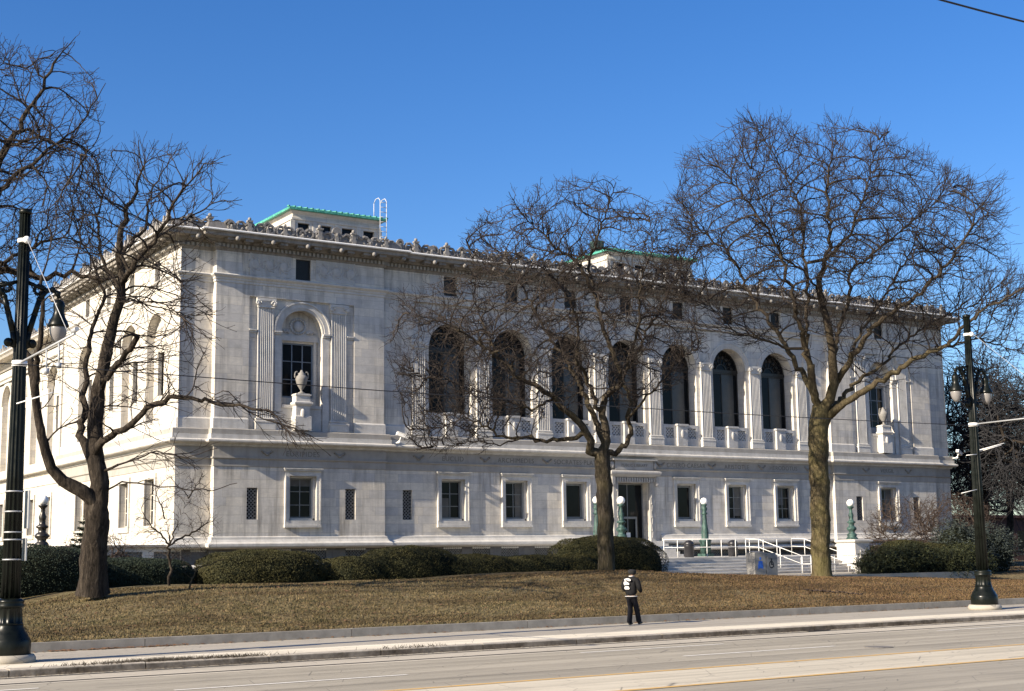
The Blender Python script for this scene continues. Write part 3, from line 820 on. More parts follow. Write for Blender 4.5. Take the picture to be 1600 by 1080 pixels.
for c in (PL, PR):
    dd = PAV + UP + 0.14
    for s in (-1, 1): pilaster(c + s * 2.2, dd, 0.92, 9.10, 16.30)
    m_ = MB()      # archivolt, impost, inner jamb trim
    ring(m_, fw, c, 14.58, 1.24, 1.36, dd - .05, dd + .02); ring(m_, fw, c, 14.58, 1.36, 1.62, dd - .09, dd + .02); ring(m_, fw, c, 14.58, 1.62, 1.72, dd - .15, dd + .02)
    for s in (-1, 1):
        for a_, b_ in ((1.24, 1.68), (2.72, 3.14)):
            a, b = sorted((c + s * a_, c + s * b_)); pbox(m_, fw, a, b, 14.38, 14.48, dd - .12, dd + .02); pbox(m_, fw, a, b, 14.48, 14.56, dd - .18, dd + .02); pbox(m_, fw, a, b, 14.10, 14.38, dd - .04, dd + .02)
        a, b = sorted((c + s * 1.24, c + s * 1.62)); pbox(m_, fw, a, b, 10.9, 14.10, dd - .06, dd + .02); pbox(m_, fw, a, b, 9.1, 10.9, dd - .10, dd + .02)
        a, b = sorted((c + s * .96, c + s * 1.10)); pbox(m_, fw, a, b, 10.98, 14.15, dd + .48, dd + .56)
    pbox(m_, fw, c - 1.21, c + 1.21, 14.15, 14.45, dd + .42, dd + .56)
    m_.build('arch_surround', M['trim'], LIB)
    m_ = MB()      # carved lunette
    ring(m_, fw, c, 14.50, .46, .60, dd + .43, dd + .56, 24, 0, 2 * math.pi) if False else None
    for k in range(20):
        t = 2 * math.pi * k / 20; m_.ball(fw(c + math.cos(t) * .46, 15.0 + math.sin(t) * .40, dd + .52), .085, 8, 6)
    m_.ball(fw(c, 15.0, dd + .50), .30, 10, 8, 1, .4, 1.1)
    for s in (-1, 1):
        for k in range(5): m_.ball(fw(c + s * (.58 + k * .10), 14.66 + .05 * (k % 2), dd + .52), .10 - k * .008, 8, 6)
    m_.build('lunette_relief', M['relief'], LIB)
    m_ = MB(); sash(m_, fw, c - .95, c + .95, 10.98, 14.05, dd + .62, 3, 3, .06); o = m_.build('window', M['sash_blue'], LIB)
    m_ = MB(); pane(m_, fw, c - .95, c + .95, 10.98, 14.05, dd + .66); m_.build('pane', M['glass'], o)
    m_ = MB()      # apron wall with pedestal below the urn
    pbox(m_, fw, c - 1.2, c + 1.2, 9.1, 10.35, dd - .02, dd + .5); pbox(m_, fw, c - 1.2, c + 1.2, 10.35, 10.52, dd - .08, dd + .5)
    pc = c - .13
    m_.sweep([(0, 9.1), (.06, 9.1), (.06, 9.85), (0, 9.9), (0, 10.42), (.08, 10.5), (.12, 10.56), (.12, 10.64), (0, 10.68), (0, 10.98), (.05, 11.02), (.05, 11.08), (-.2, 11.1)],
             [(CX + pc - .42, DY + dd), (CX + pc - .42, DY + dd - .55), (CX + pc + .42, DY + dd - .55), (CX + pc + .42, DY + dd)])
    pbox(m_, fw, pc - .40, pc + .40, 11.08, 11.12, dd - .53, dd)
    m_.ball(fw(pc, 10.0, dd - .56), .2, 8, 6, .8, .4, 1.5)
    m_.build('pedestal', M['trim'], LIB)
    m_ = MB(); prof = [(.05, 0), (.20, .02), (.20, .07), (.08, .12), (.06, .2), (.10, .26), (.26, .52), (.33, .78), (.34, .92), (.26, 1.0), (.20, 1.05), (.22, 1.12), (.10, 1.2), (.05, 1.32)]
    m_.lathe(prof, fw(pc, 11.12, dd - .30), 20)
    for s in (-1, 1):
        for k in range(6):
            t = -0.6 + k * .45; m_.bar(fw(pc + s * (.30 + .10 * math.cos(t)), 12.12 + .22 * math.sin(t), dd - .30), fw(pc + s * (.30 + .10 * math.cos(t + .45)), 12.12 + .22 * math.sin(t + .45), dd - .30), .04, 6)
    m_.build('urn', M['urn'], LIB)

# ---- central arcade
dd = CEN + UP + .12
pc = [(ARCH[i] + ARCH[i + 1]) / 2 for i in range(6)]
for c in [ARCH[0] - 2.19] + pc + [ARCH[-1] + 2.19]:
    pilaster(c, dd, 0.86, 9.10, 14.75, 6)
for c in ARCH:
    m_ = MB(); zs = 14.40
    ring(m_, fw, c, zs, 1.45, 1.56, dd - .05, dd + .02); ring(m_, fw, c, zs, 1.56, 1.76, dd - .09, dd + .02); ring(m_, fw, c, zs, 1.76, 1.84, dd - .14, dd + .02)
    m_.build('arch_surround', M['trim'], LIB)
    m_ = MB(); g = dd + .80
    sash(m_, fw, c - 1.45, c + 1.45, 10.5, 14.3, g, 2, 1, .075)
    pbox(m_, fw, c - 1.45, c + 1.45, 14.3, 14.5, g - .05, g + .05)
    ring(m_, fw, c, 14.42, 1.36, 1.46, g, g + .05); ring(m_, fw, c, 14.42, .42, .48, g, g + .05, 12)
    for k in range(1, 8):
        t = math.pi * k / 8; m_.bar(fw(c - .45 * math.cos(t), 14.42 + .45 * math.sin(t), g + .02), fw(c - 1.38 * math.cos(t), 14.42 + 1.38 * math.sin(t), g + .02), .024, 6)
    for k in range(8):
        t0 = math.pi * (k + .5) / 8; m_.ball(fw(c - .95 * math.cos(t0), 14.42 + .95 * math.sin(t0), g + .02), .13, 8, 6, 1, .3, 1)
    o = m_.build('window', M['bronze'], LIB)
    m_ = MB(); pane(m_, fw, c - 1.45, c - .08, 9.6, 15.85, g + .06); pane(m_, fw, c + 1.1, c + 1.45, 9.6, 15.85, g + .06); pane(m_, fw, c - .08, c + 1.1, 14.4, 15.85, g + .06); m_.build('pane', M['glass'], o)
    m_ = MB(); pane(m_, fw, c - .08, c + 1.1, 9.6, 14.4, g + .062); m_.build('blind', M['curtain'], o)
    # balustrade with pierced panels and a central block
    m_ = MB(); b0 = dd - .02
    pbox(m_, fw, c - 1.45, c + 1.45, 9.1, 9.62, b0, b0 + .30); pbox(m_, fw, c - 1.45, c - .45, 10.28, 10.50, b0, b0 + .30); pbox(m_, fw, c + .45, c + 1.45, 10.28, 10.50, b0, b0 + .30)
    pbox(m_, fw, c - .40, c + .40, 9.1, 10.42, b0 - .17, b0 + .28); pbox(m_, fw, c - .47, c + .47, 10.42, 10.54, b0 - .23, b0 + .34)
    for s in (-1, 1):
        a, b = sorted((c + s * .45, c + s * .62)); pbox(m_, fw, a, b, 9.62, 10.28, b0, b0 + .30)
        a, b = sorted((c + s * 1.28, c + s * 1.45)); pbox(m_, fw, a, b, 9.62, 10.28, b0, b0 + .30)
        a, b = sorted((c + s * .62, c + s * 1.28)); lattice(m_, fw, a, b, 9.62, 10.28, b0 + .08, .235, .062, .10)
    m_.ball(fw(c, 9.9, b0 - .18), .17, 8, 6, .9, .3, 1.6)
    m_.build('balustrade', M['relief'], LIB)
    m_ = MB(); sash(m_, fw, c - .46, c + .46, 17.52, 18.70, dd + .05, 1, 1, .03); o = m_.build('attic_window', M['bronze'], LIB)
    m_ = MB(); pane(m_, fw, c - .46, c + .46, 17.52, 18.70, dd + .10); lattice(m_, fw, c - .46, c + .46, 17.52, 18.70, dd + .06, .16, .03, .02); m_.build('grille', M['bronze'], o)
for c in (PL, PR):
    m_ = MB(); d_ = PAV + UP; sash(m_, fw, c - .46, c + .46, 17.52, 18.70, d_ + .14, 1, 1, .03); o = m_.build('attic_window', M['bronze'], LIB)
    m_ = MB(); pane(m_, fw, c - .46, c + .46, 17.52, 18.70, d_ + .20); lattice(m_, fw, c - .46, c + .46, 17.52, 18.70, d_ + .16, .16, .03, .02); m_.build('grille', M['bronze'], o)

# ---- lettering and wreaths in the frieze
def letters(txt, u, z, d, size=0.40):
    cu = bpy.data.curves.new('lettering', 'FONT'); cu.body = txt; cu.size = size; cu.extrude = 0.006; cu.align_x = 'CENTER'; cu.space_character = 1.12
    o = bpy.data.objects.new('tmp', cu); COL.objects.link(o)
    dg = bpy.context.evaluated_depsgraph_get(); me = bpy.data.meshes.new_from_object(o.evaluated_get(dg)); bpy.data.objects.remove(o)
    me.transform(Matrix.Translation(Vector(fw(u, z, d)) - org(LIB)) @ Matrix.Rotation(rad(90), 4, 'X'))
    link('inscription', me, M['engrave'], LIB)
for t, u in (('VERGIL', PR), ('CICERO·CAESAR', 4.35), ('ARISTOTLE', 8.75), ('HERODOTUS', 13.0), ('SOCRATES·PLATO', -4.35), ('ARCHIMEDES', -8.9), ('EUCLID', -13.3), ('EURIPIDES', PL)):
    letters(t, u, 7.68, dof(u) - .052)
letters('PUBLIC LIBRARY', -.1, 7.62, CEN - .31, .26)
for u in (-11.1, -6.65, -15.6, 6.55, 11.0, 15.3, PL - 2.1, PL + 2.2, PR - 2.2, PR + 2.2, 2.2):
    d_ = dof(u) - .05; m_ = MB()
    for k in range(7): m_.ball(fw(u - .30 + k * .10, 7.92 - .14 * math.sin(math.pi * k / 6), d_ - .02), .065, 8, 6)
    m_.ball(fw(u, 7.74, d_ - .02), .09, 8, 6, 1.6, 1, .8); m_.build('frieze_carving', M['cornice'], LIB)

# ---- the sunlit left side
SB = 4.5
def side_wall(mp, y0, y1, top, ys, zc):
    m_ = MB()
    wall_row(m_, mp, y0, y1, 3.35, 7.5, 0.0, [(c - .80, c + .80, 4.05, 6.55, False, .5) for c in ys])
    wall_row(m_, mp, y0, y1, 9.05, 16.2, 0.10, [(c - 1.45, c + 1.45, 9.1, 15.7, True, .42) for c in ys])
    wall_row(m_, mp, y0, y1, 16.2, top, 0.10, [(c - .42, c + .42, zc, zc + 1.2, False, .3) for c in ys] if zc else [])
    for c in ys:
        m_.face([mp(c - 1.45, 9.1, .52), mp(c + 1.45, 9.1, .52), mp(c + 1.45, 11.0, .52), mp(c - 1.45, 11.0, .52)])
        wall_row(m_, mp, c - 1.45, c + 1.45, 11.0, 15.75, .52, [(c - .75, c + .75, 11.2, 13.6, False, .35)])
    m_.build('side_wall', M['side'], LIB)
    for c in ys:
        m_ = MB(); sash(m_, mp, c - .75, c + .75, 11.2, 13.6, .72, 2, 3, .05); o = m_.build('window', M['bronze'], LIB)
        m_ = MB(); pane(m_, mp, c - .75, c + .75, 11.2, 13.6, .78); m_.build('pane', M['glass'], o)
        m_ = MB(); pbox(m_, mp, c - 1.0, c + 1.0, 3.75, 4.05, -.10, .03)
        for s in (-1, 1):
            a, b = sorted((c + s * .8, c + s * 1.02)); pbox(m_, mp, a, b, 4.05, 6.55, -.09, .03)
        pbox(m_, mp, c - 1.02, c + 1.02, 6.55, 6.85, -.09, .03)
        sash(m_, mp, c - .8, c + .8, 4.05, 6.55, .30, 2, 3, .05); o = m_.build('window', M['side'], LIB)
        m_ = MB(); pane(m_, mp, c - .8, c + .8, 4.05, 6.55, .36); m_.build('pane', M['glass'], o)
        m_ = MB(); ring(m_, mp, c, 14.25, 1.45, 1.75, 0.02, .12); o = m_.build('arch_surround', M['side'], LIB)
        if zc:
            m_ = MB(); pane(m_, mp, c - .42, c + .42, zc, zc + 1.2, .34); m_.build('attic_window', M['glass'], LIB)
YS1 = [74.3 + SB * k for k in range(4)]
side_wall(sdw, DY + COR, YB, 18.9, YS1, 17.5)
YS2 = [97.3 + SB * k for k in range(11)]
side_wall(sdw2, YB, 147, 17.2, YS2, None)
P2 = [(SX + .5, 147), (SX + .5, YB)]
m_ = MB()
m_.sweep(WT, P2); m_.sweep([(0.0, 8.12), (0.12, 8.14), (0.16, 8.24), (0.42, 8.30), (0.48, 8.36), (0.48, 8.44), (0.28, 8.50), (0.28, 9.0), (-0.15, 9.10)], P2)
m_.sweep([(0, 7.4), (.06, 7.42), (.06, 8.12), (0, 8.14)], P2)
m_.sweep([(0, 16.9), (.10, 17.0), (.34, 17.2), (.40, 17.36), (.95, 17.42), (1.05, 17.55), (1.2, 17.66), (1.1, 17.8), (-3, 18.4)], P2)
m_.sweep([(0, 15.9), (.08, 15.92), (.08, 16.1), (.2, 16.2), (0, 16.3)], P2)
m_.box(SX + .52, SX + 12, YB + .01, 147, 17.0, 18.0)
m_.build('side_mouldings', M['side'], LIB)
mb = MB(); spikes(SX - .25, YB + .3, 147, 17.75, .56, .55); mb.build('side_cresting', M['ante'], LIB)
mb = MB(); mb.face([(SX, YB + .02, 9), (SX + .7, YB + .02, 9), (SX + .7, YB + .02, 20.2), (SX, YB + .02, 20.2)]); mb.face([(SX, YB + .02, 2), (SX + .7, YB + .02, 2), (SX + .7, YB + .02, 9), (SX, YB + .02, 9)]); mb.build('wing_return_wall', M['side'], LIB)
# ================================================================== THE GROUND
def g_mat_lawn():
    n = NT('winter_lawn', 0.95, 0.1)
    a = n.noise(n.scale(1, 1, 1), 0.35, 5, 0.6); b = n.noise(scale=7, detail=8, rough=0.75); c = n.noise(scale=2.2, detail=6, rough=0.7, dist=0.8)
    base = n.ramp(b, [(0.34, (0.022, 0.016, 0.008)), (0.47, (0.13, 0.098, 0.052)), (0.58, (0.235, 0.185, 0.10)), (0.72, (0.37, 0.305, 0.18))])
    grn = n.ramp(b, [(0.34, (0.02, 0.02, 0.008)), (0.58, (0.105, 0.092, 0.04)), (0.75, (0.18, 0.16, 0.075))])
    brn = n.ramp(b, [(0.34, (0.028, 0.016, 0.008)), (0.55, (0.13, 0.072, 0.034)), (0.72, (0.22, 0.135, 0.07))])
    col = n.mix(n.ramp(c, [(0.40, 0.0), (0.60, 1.0)]), base, grn)
    sp = n.t.nodes.new('ShaderNodeSeparateXYZ'); n.L(n.pos, sp.inputs[0])
    mr = n.t.nodes.new('ShaderNodeMapRange'); n.L(sp.outputs[0], mr.inputs[0]); mr.inputs[1].default_value = 24; mr.inputs[2].default_value = 40
    col = n.mix(n.math('MULTIPLY', mr.outputs[0], n.ramp(a, [(0.35, 0.25), (0.6, 0.8)])), col, brn)
    col = n.mix(n.ramp(n.noise(scale=0.30, detail=5, rough=0.65), [(0.40, 0.0), (0.62, 0.55)]), col, n.ramp(b, [(0.34, (0.05, 0.04, 0.022)), (0.55, (0.25, 0.205, 0.115)), (0.72, (0.38, 0.32, 0.19))]))
    s2 = n.noise(n.scale(0.10, 0.55, 0.5), 1.6, 6, 0.65)
    col = n.mix(n.ramp(s2, [(0.42, 0.0), (0.60, 0.6)]), col, (0.045, 0.030, 0.015))  # dark streaks paint tree-crown shadow into the lawn
    n.color(col); n.bump(b, 0.9, 0.06); return n.m
M['lawn'] = g_mat_lawn()
def g_mat_road(name, base, spread, streak=0.5):
    n = NT(name, 0.8, 0.35)
    s = n.noise(n.scale(0.012, 1.0, 1.0), 1.7, 5, 0.6); s2 = n.noise(n.scale(0.10, 1.6, 1), 1.3, 6, 0.6); f = n.noise(scale=14, detail=8, rough=0.8); l = n.noise(scale=0.22, detail=5)
    c = n.ramp(s, [(0.35, tuple(b * (1 - streak * 0.45) for b in base)), (0.65, tuple(b * (1 + streak * 0.35) for b in base))])
    c = n.mix(n.ramp(s2, [(0.42, 0.0), (0.62, 0.45)]), c, tuple(b * 0.62 for b in base))
    c = n.mix(n.ramp(f, [(0.35, 0.30), (0.65, 0.0)]), c, tuple(b * 0.5 for b in base))
    c = n.mix(n.ramp(l, [(0.5, 0.0), (0.7, 0.25)]), c, tuple(min(1, b * 1.25) for b in base))
    w = n.t.nodes.new('ShaderNodeTexVoronoi'); w.feature = 'DISTANCE_TO_EDGE'; n.L(n.scale(0.16, 0.28, 1), w.inputs['Vector'])
    c = n.mix(n.ramp(w.outputs['Distance'], [(0.0, 0.75), (0.009, 0.0)]), c, (0.07, 0.065, 0.06))
    n.color(c); n.bump(f, 0.25, 0.01); return n.m
M['asphalt'] = g_mat_road('worn_asphalt', (0.345, 0.31, 0.243), .15)
M['lane'] = g_mat_road('centre_lane_concrete', (0.54, 0.485, 0.375), .1)
M['slab'] = g_mat_road('track_slab_concrete', (0.50, 0.45, 0.36), .1, .3)
M['walk'] = g_mat_road('pavement_concrete', (0.38, 0.345, 0.285), .1, .2)
M['strip'] = g_mat_road('pale_kerb_strip', (0.74, 0.67, 0.53), .1, .2)
def mk_kerb():
    n = NT('kerb_concrete', 0.9, 0.2)
    f = n.noise(n.scale(1, 1, 1), 3.0, 8, 0.8); g = n.noise(scale=0.5, detail=4)
    sn = n.t.nodes.new('ShaderNodeSeparateXYZ'); n.L(n.pos, sn.inputs[0])
    mr = n.t.nodes.new('ShaderNodeMapRange'); n.L(sn.outputs[2], mr.inputs[0]); mr.inputs[1].default_value = -0.045; mr.inputs[2].default_value = 0.0
    c = n.ramp(f, [(0.3, (0.20, 0.175, 0.14)), (0.5, (0.40, 0.36, 0.30)), (0.7, (0.52, 0.48, 0.40))])
    d = n.ramp(f, [(0.35, (0.05, 0.038, 0.026)), (0.6, (0.16, 0.13, 0.10)), (0.75, (0.30, 0.27, 0.22))])
    k = n.math('SUBTRACT', 1.15, mr.outputs[0], clamp=True)
    c = n.mix(n.math('MULTIPLY', k, n.ramp(g, [(0.35, 0.6), (0.6, 1.0)])), c, d)
    n.color(c); n.bump(f, 0.6, 0.03); return n.m
M['kerb'] = mk_kerb()
M['lawnkerb'] = plain('lawn_kerb_concrete', (0.27, 0.25, 0.215), 0.9, var=0.3, scale=2, bump=.2)
M['soil'] = plain('far_ground', (0.13, 0.115, 0.085), 0.95, var=0.3, scale=.2)
def paint_mat(name, col, wear):
    n = NT(name, 0.7, 0.3)
    f = n.noise(n.scale(0.5, 2, 1), 6, 8, 0.8); n.color(n.mix(n.ramp(f, [(0.42, wear), (0.62, 0.0)]), col, (0.33, 0.30, 0.25))); return n.m
M['white_line'] = paint_mat('worn_white_line_paint', (0.82, 0.79, 0.72), .3)
M['yellow_line'] = paint_mat('worn_yellow_line_paint', (0.64, 0.37, 0.07), .6)
M['rail'] = plain('rail_groove', (0.022, 0.018, 0.014), 0.6)

ZR = -0.15
def sheet(name, x0, x1, y0, y1, z, mat, n=1):
    mb = MB(); mb.face([(x0, y0, z), (x1, y0, z), (x1, y1, z), (x0, y1, z)])
    return tag(mb.build(name, mat), kind='structure')
def frame_sheet(): pass
mb = MB(); mb.face([(-1500, -1500, -.40), (1500, -1500, -.40), (1500, 1500, -.40), (-1500, 1500, -.40)]); tag(mb.build('ground', M['soil']), kind='structure')
sheet('road', -300, 400, -6, 31.0, ZR, M['asphalt'])
sheet('centre_lane', -300, 400, 20.02, 22.78, ZR + .004, M['lane'])
sheet('track_slab', -300, 400, 28.75, 30.84, ZR + .004, M['slab'])
for i, y in enumerate((29.12, 30.5)):
    sheet('tram_rail', -300, 400, y - .09, y + .09, ZR + .008, M['rail'])
for y in (22.78, 20.02):
    sheet('yellow_line', -300, 400, y - .09, y + .09, ZR + .010, M['yellow_line'])
k = 0
for (x, y, L) in [(20.1, 28.2, 4.6), (21.2, 25.6, 4.9), (5.2, 27.8, 1.9), (33.5, 25.6, 4.9), (33, 28.2, 4.6), (9, 25.6, 4.9)]:
    sheet('lane_dash', x, x + L, y - .06, y + .06, ZR + .008, M['white_line'])
M['lid'] = plain('worn_iron_lid', (0.16, 0.145, 0.125), 0.6, var=.4, scale=12)
rs = random.Random(12)
for sx, sy, dx, dy, n_ in ((2, 24.35, 1.6, .0, 40), (8, 27.1, 1.5, -.02, 30), (26, 20.3, .8, .1, 8)):
    mb = MB(); px_, py_ = sx, sy
    for i in range(n_):
        qx, qy = px_ + dx, py_ + dy + rs.uniform(-.05, .05); L_ = math.hypot(qx - px_, qy - py_); ux, uy = -(qy - py_) / L_ * .013, (qx - px_) / L_ * .013
        if not 20.1 < min(py_, qy) < 22.7 or True: mb.face([(px_ - ux, py_ - uy, ZR + .013), (qx - ux, qy - uy, ZR + .013), (qx + ux, qy + uy, ZR + .013), (px_ + ux, py_ + uy, ZR + .013)])
        px_, py_ = qx, qy
    tag(mb.build('road_seam', M['rail']), kind='structure')
mb = MB(); mb.lathe([(.36, 0), (.36, .009), (.33, .012), (.01, .012)], (26.6, 24.6, ZR + .001), 28); tag(mb.build('manhole_cover', M['lid']), 'round dark manhole cover in the road ahead of the walking person', 'manhole cover')
mb = MB(); mb.box(30.2, 31.1, 30.50 + .12, 30.86, ZR + .012, ZR + .02); tag(mb.build('drain_grate', M['rail']), 'small iron drain grate at the kerb right of the walking person', 'drain')
sheet('pavement', -300, 400, 31.95, 36.62, -0.012, M['walk'])
sheet('kerb_strip', -300, 400, 31.02, 32.75, -0.004, M['strip'])
mb = MB(); mb.box(-300, 400, 31.0, 36.6, -.39, -.02); tag(mb.build('pavement_base', M['walk']), kind='structure')
# kerb: one run of stones with joints
mb = MB(); x = -60
rk = random.Random(8)
while x < 150:
    L = 2.9
    z0 = rk.uniform(-.006, .008)
    mb.box(x, x + L, 30.86, 31.18, -.38, z0 - .02)
    mb.prism([(30.86, z0 - .022), (31.18, z0 - .022), (31.18, z0 + .004), (30.92, z0 + .004), (30.87, z0 - .008)], lambda a, b, d, x=x: (x + d, a, b), 0, L)
    x += L + .025
tag(mb.build('kerb', M['kerb']), kind='structure')
mb = MB(); x = -60
while x < 150:
    mb.box(x, x + 5.98, 36.42, 36.60, -.3, 0.225 + rk.uniform(-.004, .004)); x += 6.0
tag(mb.build('lawn_kerb', M['lawnkerb']), kind='structure')

# lawn bank
ZC = [(-60, .8), (8, .85), (11.6, .86), (13.66, 1.21), (17.1, 1.34), (21.9, 1.29), (27.3, 1.34), (31, 1.46), (33.4, 1.52), (35.7, 1.50), (37.7, 1.33), (40.2, 1.25), (47.3, 1.0), (49.7, .92), (58.8, .63), (61.8, .27), (70, .10), (150, .1)]
zcx = [a for a, b in ZC]; zcz = [b for a, b in ZC]
def zlawn(x, y):
    x = np.asarray(x, float); y = np.asarray(y, float)
    zc = np.interp(x, zcx, zcz)
    t = np.clip((y - 36.55) / 10.4, 0, 1)
    e = np.sin(t * math.pi / 2) ** 0.95
    z = .215 + (zc - .215) * e
    z = z - np.clip(y - 47, 0, 12) * .012
    z = z + .022 * np.sin(x * 1.3 + y * .7) * t + .018 * np.sin(x * .45 - y * .9 + 1) * t
    return z
xs = np.concatenate([np.arange(-60, 4, 4), np.arange(4, 80, .4), np.arange(80, 152, 4)]); ys = np.concatenate([np.arange(36.58, 56, .35), np.arange(56, 71, 1.0), [80, 100, 150]])
XX, YY = np.meshgrid(xs, ys); ZZ = zlawn(XX, YY)
fade = np.clip((YY - 53) / 4, 0, 1) * ((XX > 41)).astype(float)
ZZ = ZZ * (1 - fade) + fade * 0.75
V = np.stack([XX.ravel(), YY.ravel(), ZZ.ravel()], 1)
nx_ = len(xs); I = np.arange(len(ys) - 1)[:, None] * nx_ + np.arange(nx_ - 1)[None, :]
I = I.ravel(); F = np.stack([I, I + 1, I + nx_ + 1, I + nx_], 1)
me = npmesh('lawn', V, F); me.polygons.foreach_set('use_smooth', [True] * len(me.polygons)); tag(link('lawn', me, M['lawn']), kind='structure')
# grass blades and fallen leaves on the bank
rng = np.random.default_rng(5)
def blades(n, x0, x1, y0, y1, h0, h1, w):
    x = rng.uniform(x0, x1, n); y = y0 + (y1 - y0) * rng.uniform(0, 1, n) ** 1.3
    z = zlawn(x, y) - .01
    a = rng.uniform(0, 2 * math.pi, n); h = rng.uniform(h0, h1, n); lx = rng.normal(0, .5, n) * h; ly = rng.normal(0, .5, n) * h
    P = np.stack([np.stack([x - np.cos(a) * w, y - np.sin(a) * w, z], 1), np.stack([x + np.cos(a) * w, y + np.sin(a) * w, z], 1), np.stack([x + lx, y + ly, z + h], 1)], 1)
    return P.reshape(-1, 3), np.arange(3 * n).reshape(-1, 3)
def g_mat_blade():
    n = NT('dry_grass_blades', 0.9, 0.15)
    a = n.noise(scale=0.35, detail=5, rough=0.6); b = n.noise(scale=22, detail=2)
    c1 = n.ramp(b, [(0.3, (0.05, 0.034, 0.016)), (0.55, (0.19, 0.14, 0.07)), (0.75, (0.36, 0.285, 0.165))])
    c2 = n.ramp(b, [(0.3, (0.03, 0.028, 0.012)), (0.7, (0.125, 0.105, 0.048))])
    n.color(n.mix(n.ramp(n.noise(scale=2.2, detail=6, rough=0.7, dist=0.8), [(0.40, 0.0), (0.60, .85)]), c1, c2)); sp = n.t.nodes.new('ShaderNodeSeparateXYZ'); n.L(n.pos, sp.inputs[0]); mr = n.t.nodes.new('ShaderNodeMapRange'); n.L(sp.outputs[0], mr.inputs[0]); mr.inputs[1].default_value = 24; mr.inputs[2].default_value = 40
    cc = n.mix(n.math('MULTIPLY', mr.outputs[0], .6), n.mix(n.ramp(n.noise(scale=2.2, detail=6, rough=0.7, dist=0.8), [(0.40, 0.0), (0.60, .85)]), c1, c2), n.ramp(b, [(0.3, (0.05, 0.028, 0.013)), (0.55, (0.15, 0.085, 0.04)), (0.75, (0.29, 0.18, 0.09))]))
    n.color(n.mix(n.ramp(n.noise(n.scale(0.10, 0.55, 0.5), 1.6, 6, 0.65), [(0.42, 0.0), (0.60, 0.6)]), cc, (0.045, 0.030, 0.015))); return n.m  # crown-shadow streaks mixed into the blade colour too
M['blade'] = g_mat_blade()
V, F = blades(120000, 8, 62, 36.62, 47.8, .03, .08, .018)
tag(link('grass', npmesh('grass', V, F), M['blade']), kind='stuff', label='short dry winter grass on the bank', cat='grass')
def litter(pts, smin, smax):
    n = len(pts); a = rng.uniform(0, 2 * math.pi, n); s = rng.uniform(smin, smax, n); tl = rng.uniform(-.6, .6, (n, 2))
    out = []
    for (u, v) in ((-1, 0), (0, -.6), (1, 0), (0, .6)):
        dx = (np.cos(a) * u - np.sin(a) * v) * s; dy = (np.sin(a) * u + np.cos(a) * v) * s
        out.append(pts + np.stack([dx, dy, np.abs(dx * tl[:, 0] + dy * tl[:, 1]) + .004], 1))
    return np.stack(out, 1).reshape(-1, 3), np.arange(4 * n).reshape(-1, 4)
M['leaf'] = plain('dead_leaves', (0.17, 0.09, 0.045), 0.85, var=.6, scale=25)
x = rng.uniform(8, 62, 9000); y = 36.65 + rng.uniform(0, 1, 9000) ** 1.2 * 11; keep = rng.uniform(0, 1, 9000) < np.interp(x, [8, 30, 45], [.25, .5, 1]); x, y = x[keep], y[keep]
pts = np.stack([x, y, zlawn(x, y) + .02], 1)
x2 = np.concatenate([rng.normal(11.2, 1.1, 260), rng.uniform(12, 45, 330)]); y2 = 36.40 - np.abs(rng.normal(0, .09, len(x2))); p2 = np.stack([x2, y2, np.full(len(x2), -.008)], 1)
x3 = np.concatenate([rng.uniform(4, 45, 900), rng.normal(11, 2.0, 300)]); y3 = 30.82 - np.abs(rng.normal(0, .10, len(x3))); p3 = np.stack([x3, y3, np.full(len(x3), ZR + .012)], 1)
V, F = litter(np.concatenate([pts, p2]), .03, .07); tag(link('fallen_leaves', npmesh('fallen_leaves', V, F), M['leaf']), kind='stuff', label='small brown leaves scattered on the bank and along its kerb', cat='leaves')
M['grit'] = plain('gutter_grit', (0.11, 0.09, 0.065), 0.95, var=.5, scale=20)
V, F = litter(p3, .015, .05); tag(link('gutter_grit', npmesh('gutter_grit', V, F), M['grit']), kind='stuff', label='dark grit and leaf crumbs lying in the gutter', cat='grit')
# weeds on the broken kerb
w = []
for cx, cy, n_ in ((10.6, 31.12, 700), (9.3, 31.05, 260), (12.2, 31.05, 400), (17.0, 31.0, 120)):
    for i in range(n_): w.append((rng.normal(cx, .55), cy + rng.normal(0, .09)))
w = np.array(w); n_ = len(w); h = rng.uniform(.02, .11, n_); a = rng.uniform(0, 6.28, n_)
P = np.stack([np.stack([w[:, 0] - .01, w[:, 1], np.full(n_, 0.)], 1), np.stack([w[:, 0] + .01, w[:, 1], np.full(n_, 0.)], 1), np.stack([w[:, 0] + np.cos(a) * h, w[:, 1] + np.sin(a) * h, h], 1)], 1).reshape(-1, 3)
tag(link('kerb_weeds', npmesh('kerb_weeds', P, np.arange(3 * n_).reshape(-1, 3)), M['grit']), kind='stuff', label='dead weeds growing over the crumbled kerb stones', cat='weeds')

# ================================================================== TERRACE AND STEPS
TZ = 1.93
mb = MB(); mb.box(43.6, 66.2, 61.6, 70.5, .2, TZ); tag(mb.build('terrace', M['step']), kind='structure')
sheet('forecourt', 40.5, 75, 53.2, 60.0, 1.0, M['walk']) if False else None
st = thing('entrance_steps', (54.5, 60, 1.0), 'broad weathered granite steps rising to the library terrace', 'steps')
mb = MB()
nst = 6; rise = (TZ - .92) / nst
for i in range(nst):
    mb.box(46.58, 64.42, 59.365 + i * .37, 59.398 + i * .37, .92 + rise * (i + 1) - .055, .92 + rise * (i + 1) - .004)
    mb.box(46.6, 64.4, 59.4 + i * .37, 59.4 + (i + 1) * .37 - .002 if i < nst - 1 else 61.6, .3, .92 + rise * (i + 1) - (.002 if i == nst - 1 else 0))
mb.build('tread', M['step'], st)
mb = MB(); mb.box(40, 66, 52.5, 59.39, .3, .93); tag(mb.build('forecourt', M['walk']), kind='structure')
ds = thing('door_steps', (54.4, 68.5, TZ), 'small flight of pale stone steps up to the bronze door', 'steps')
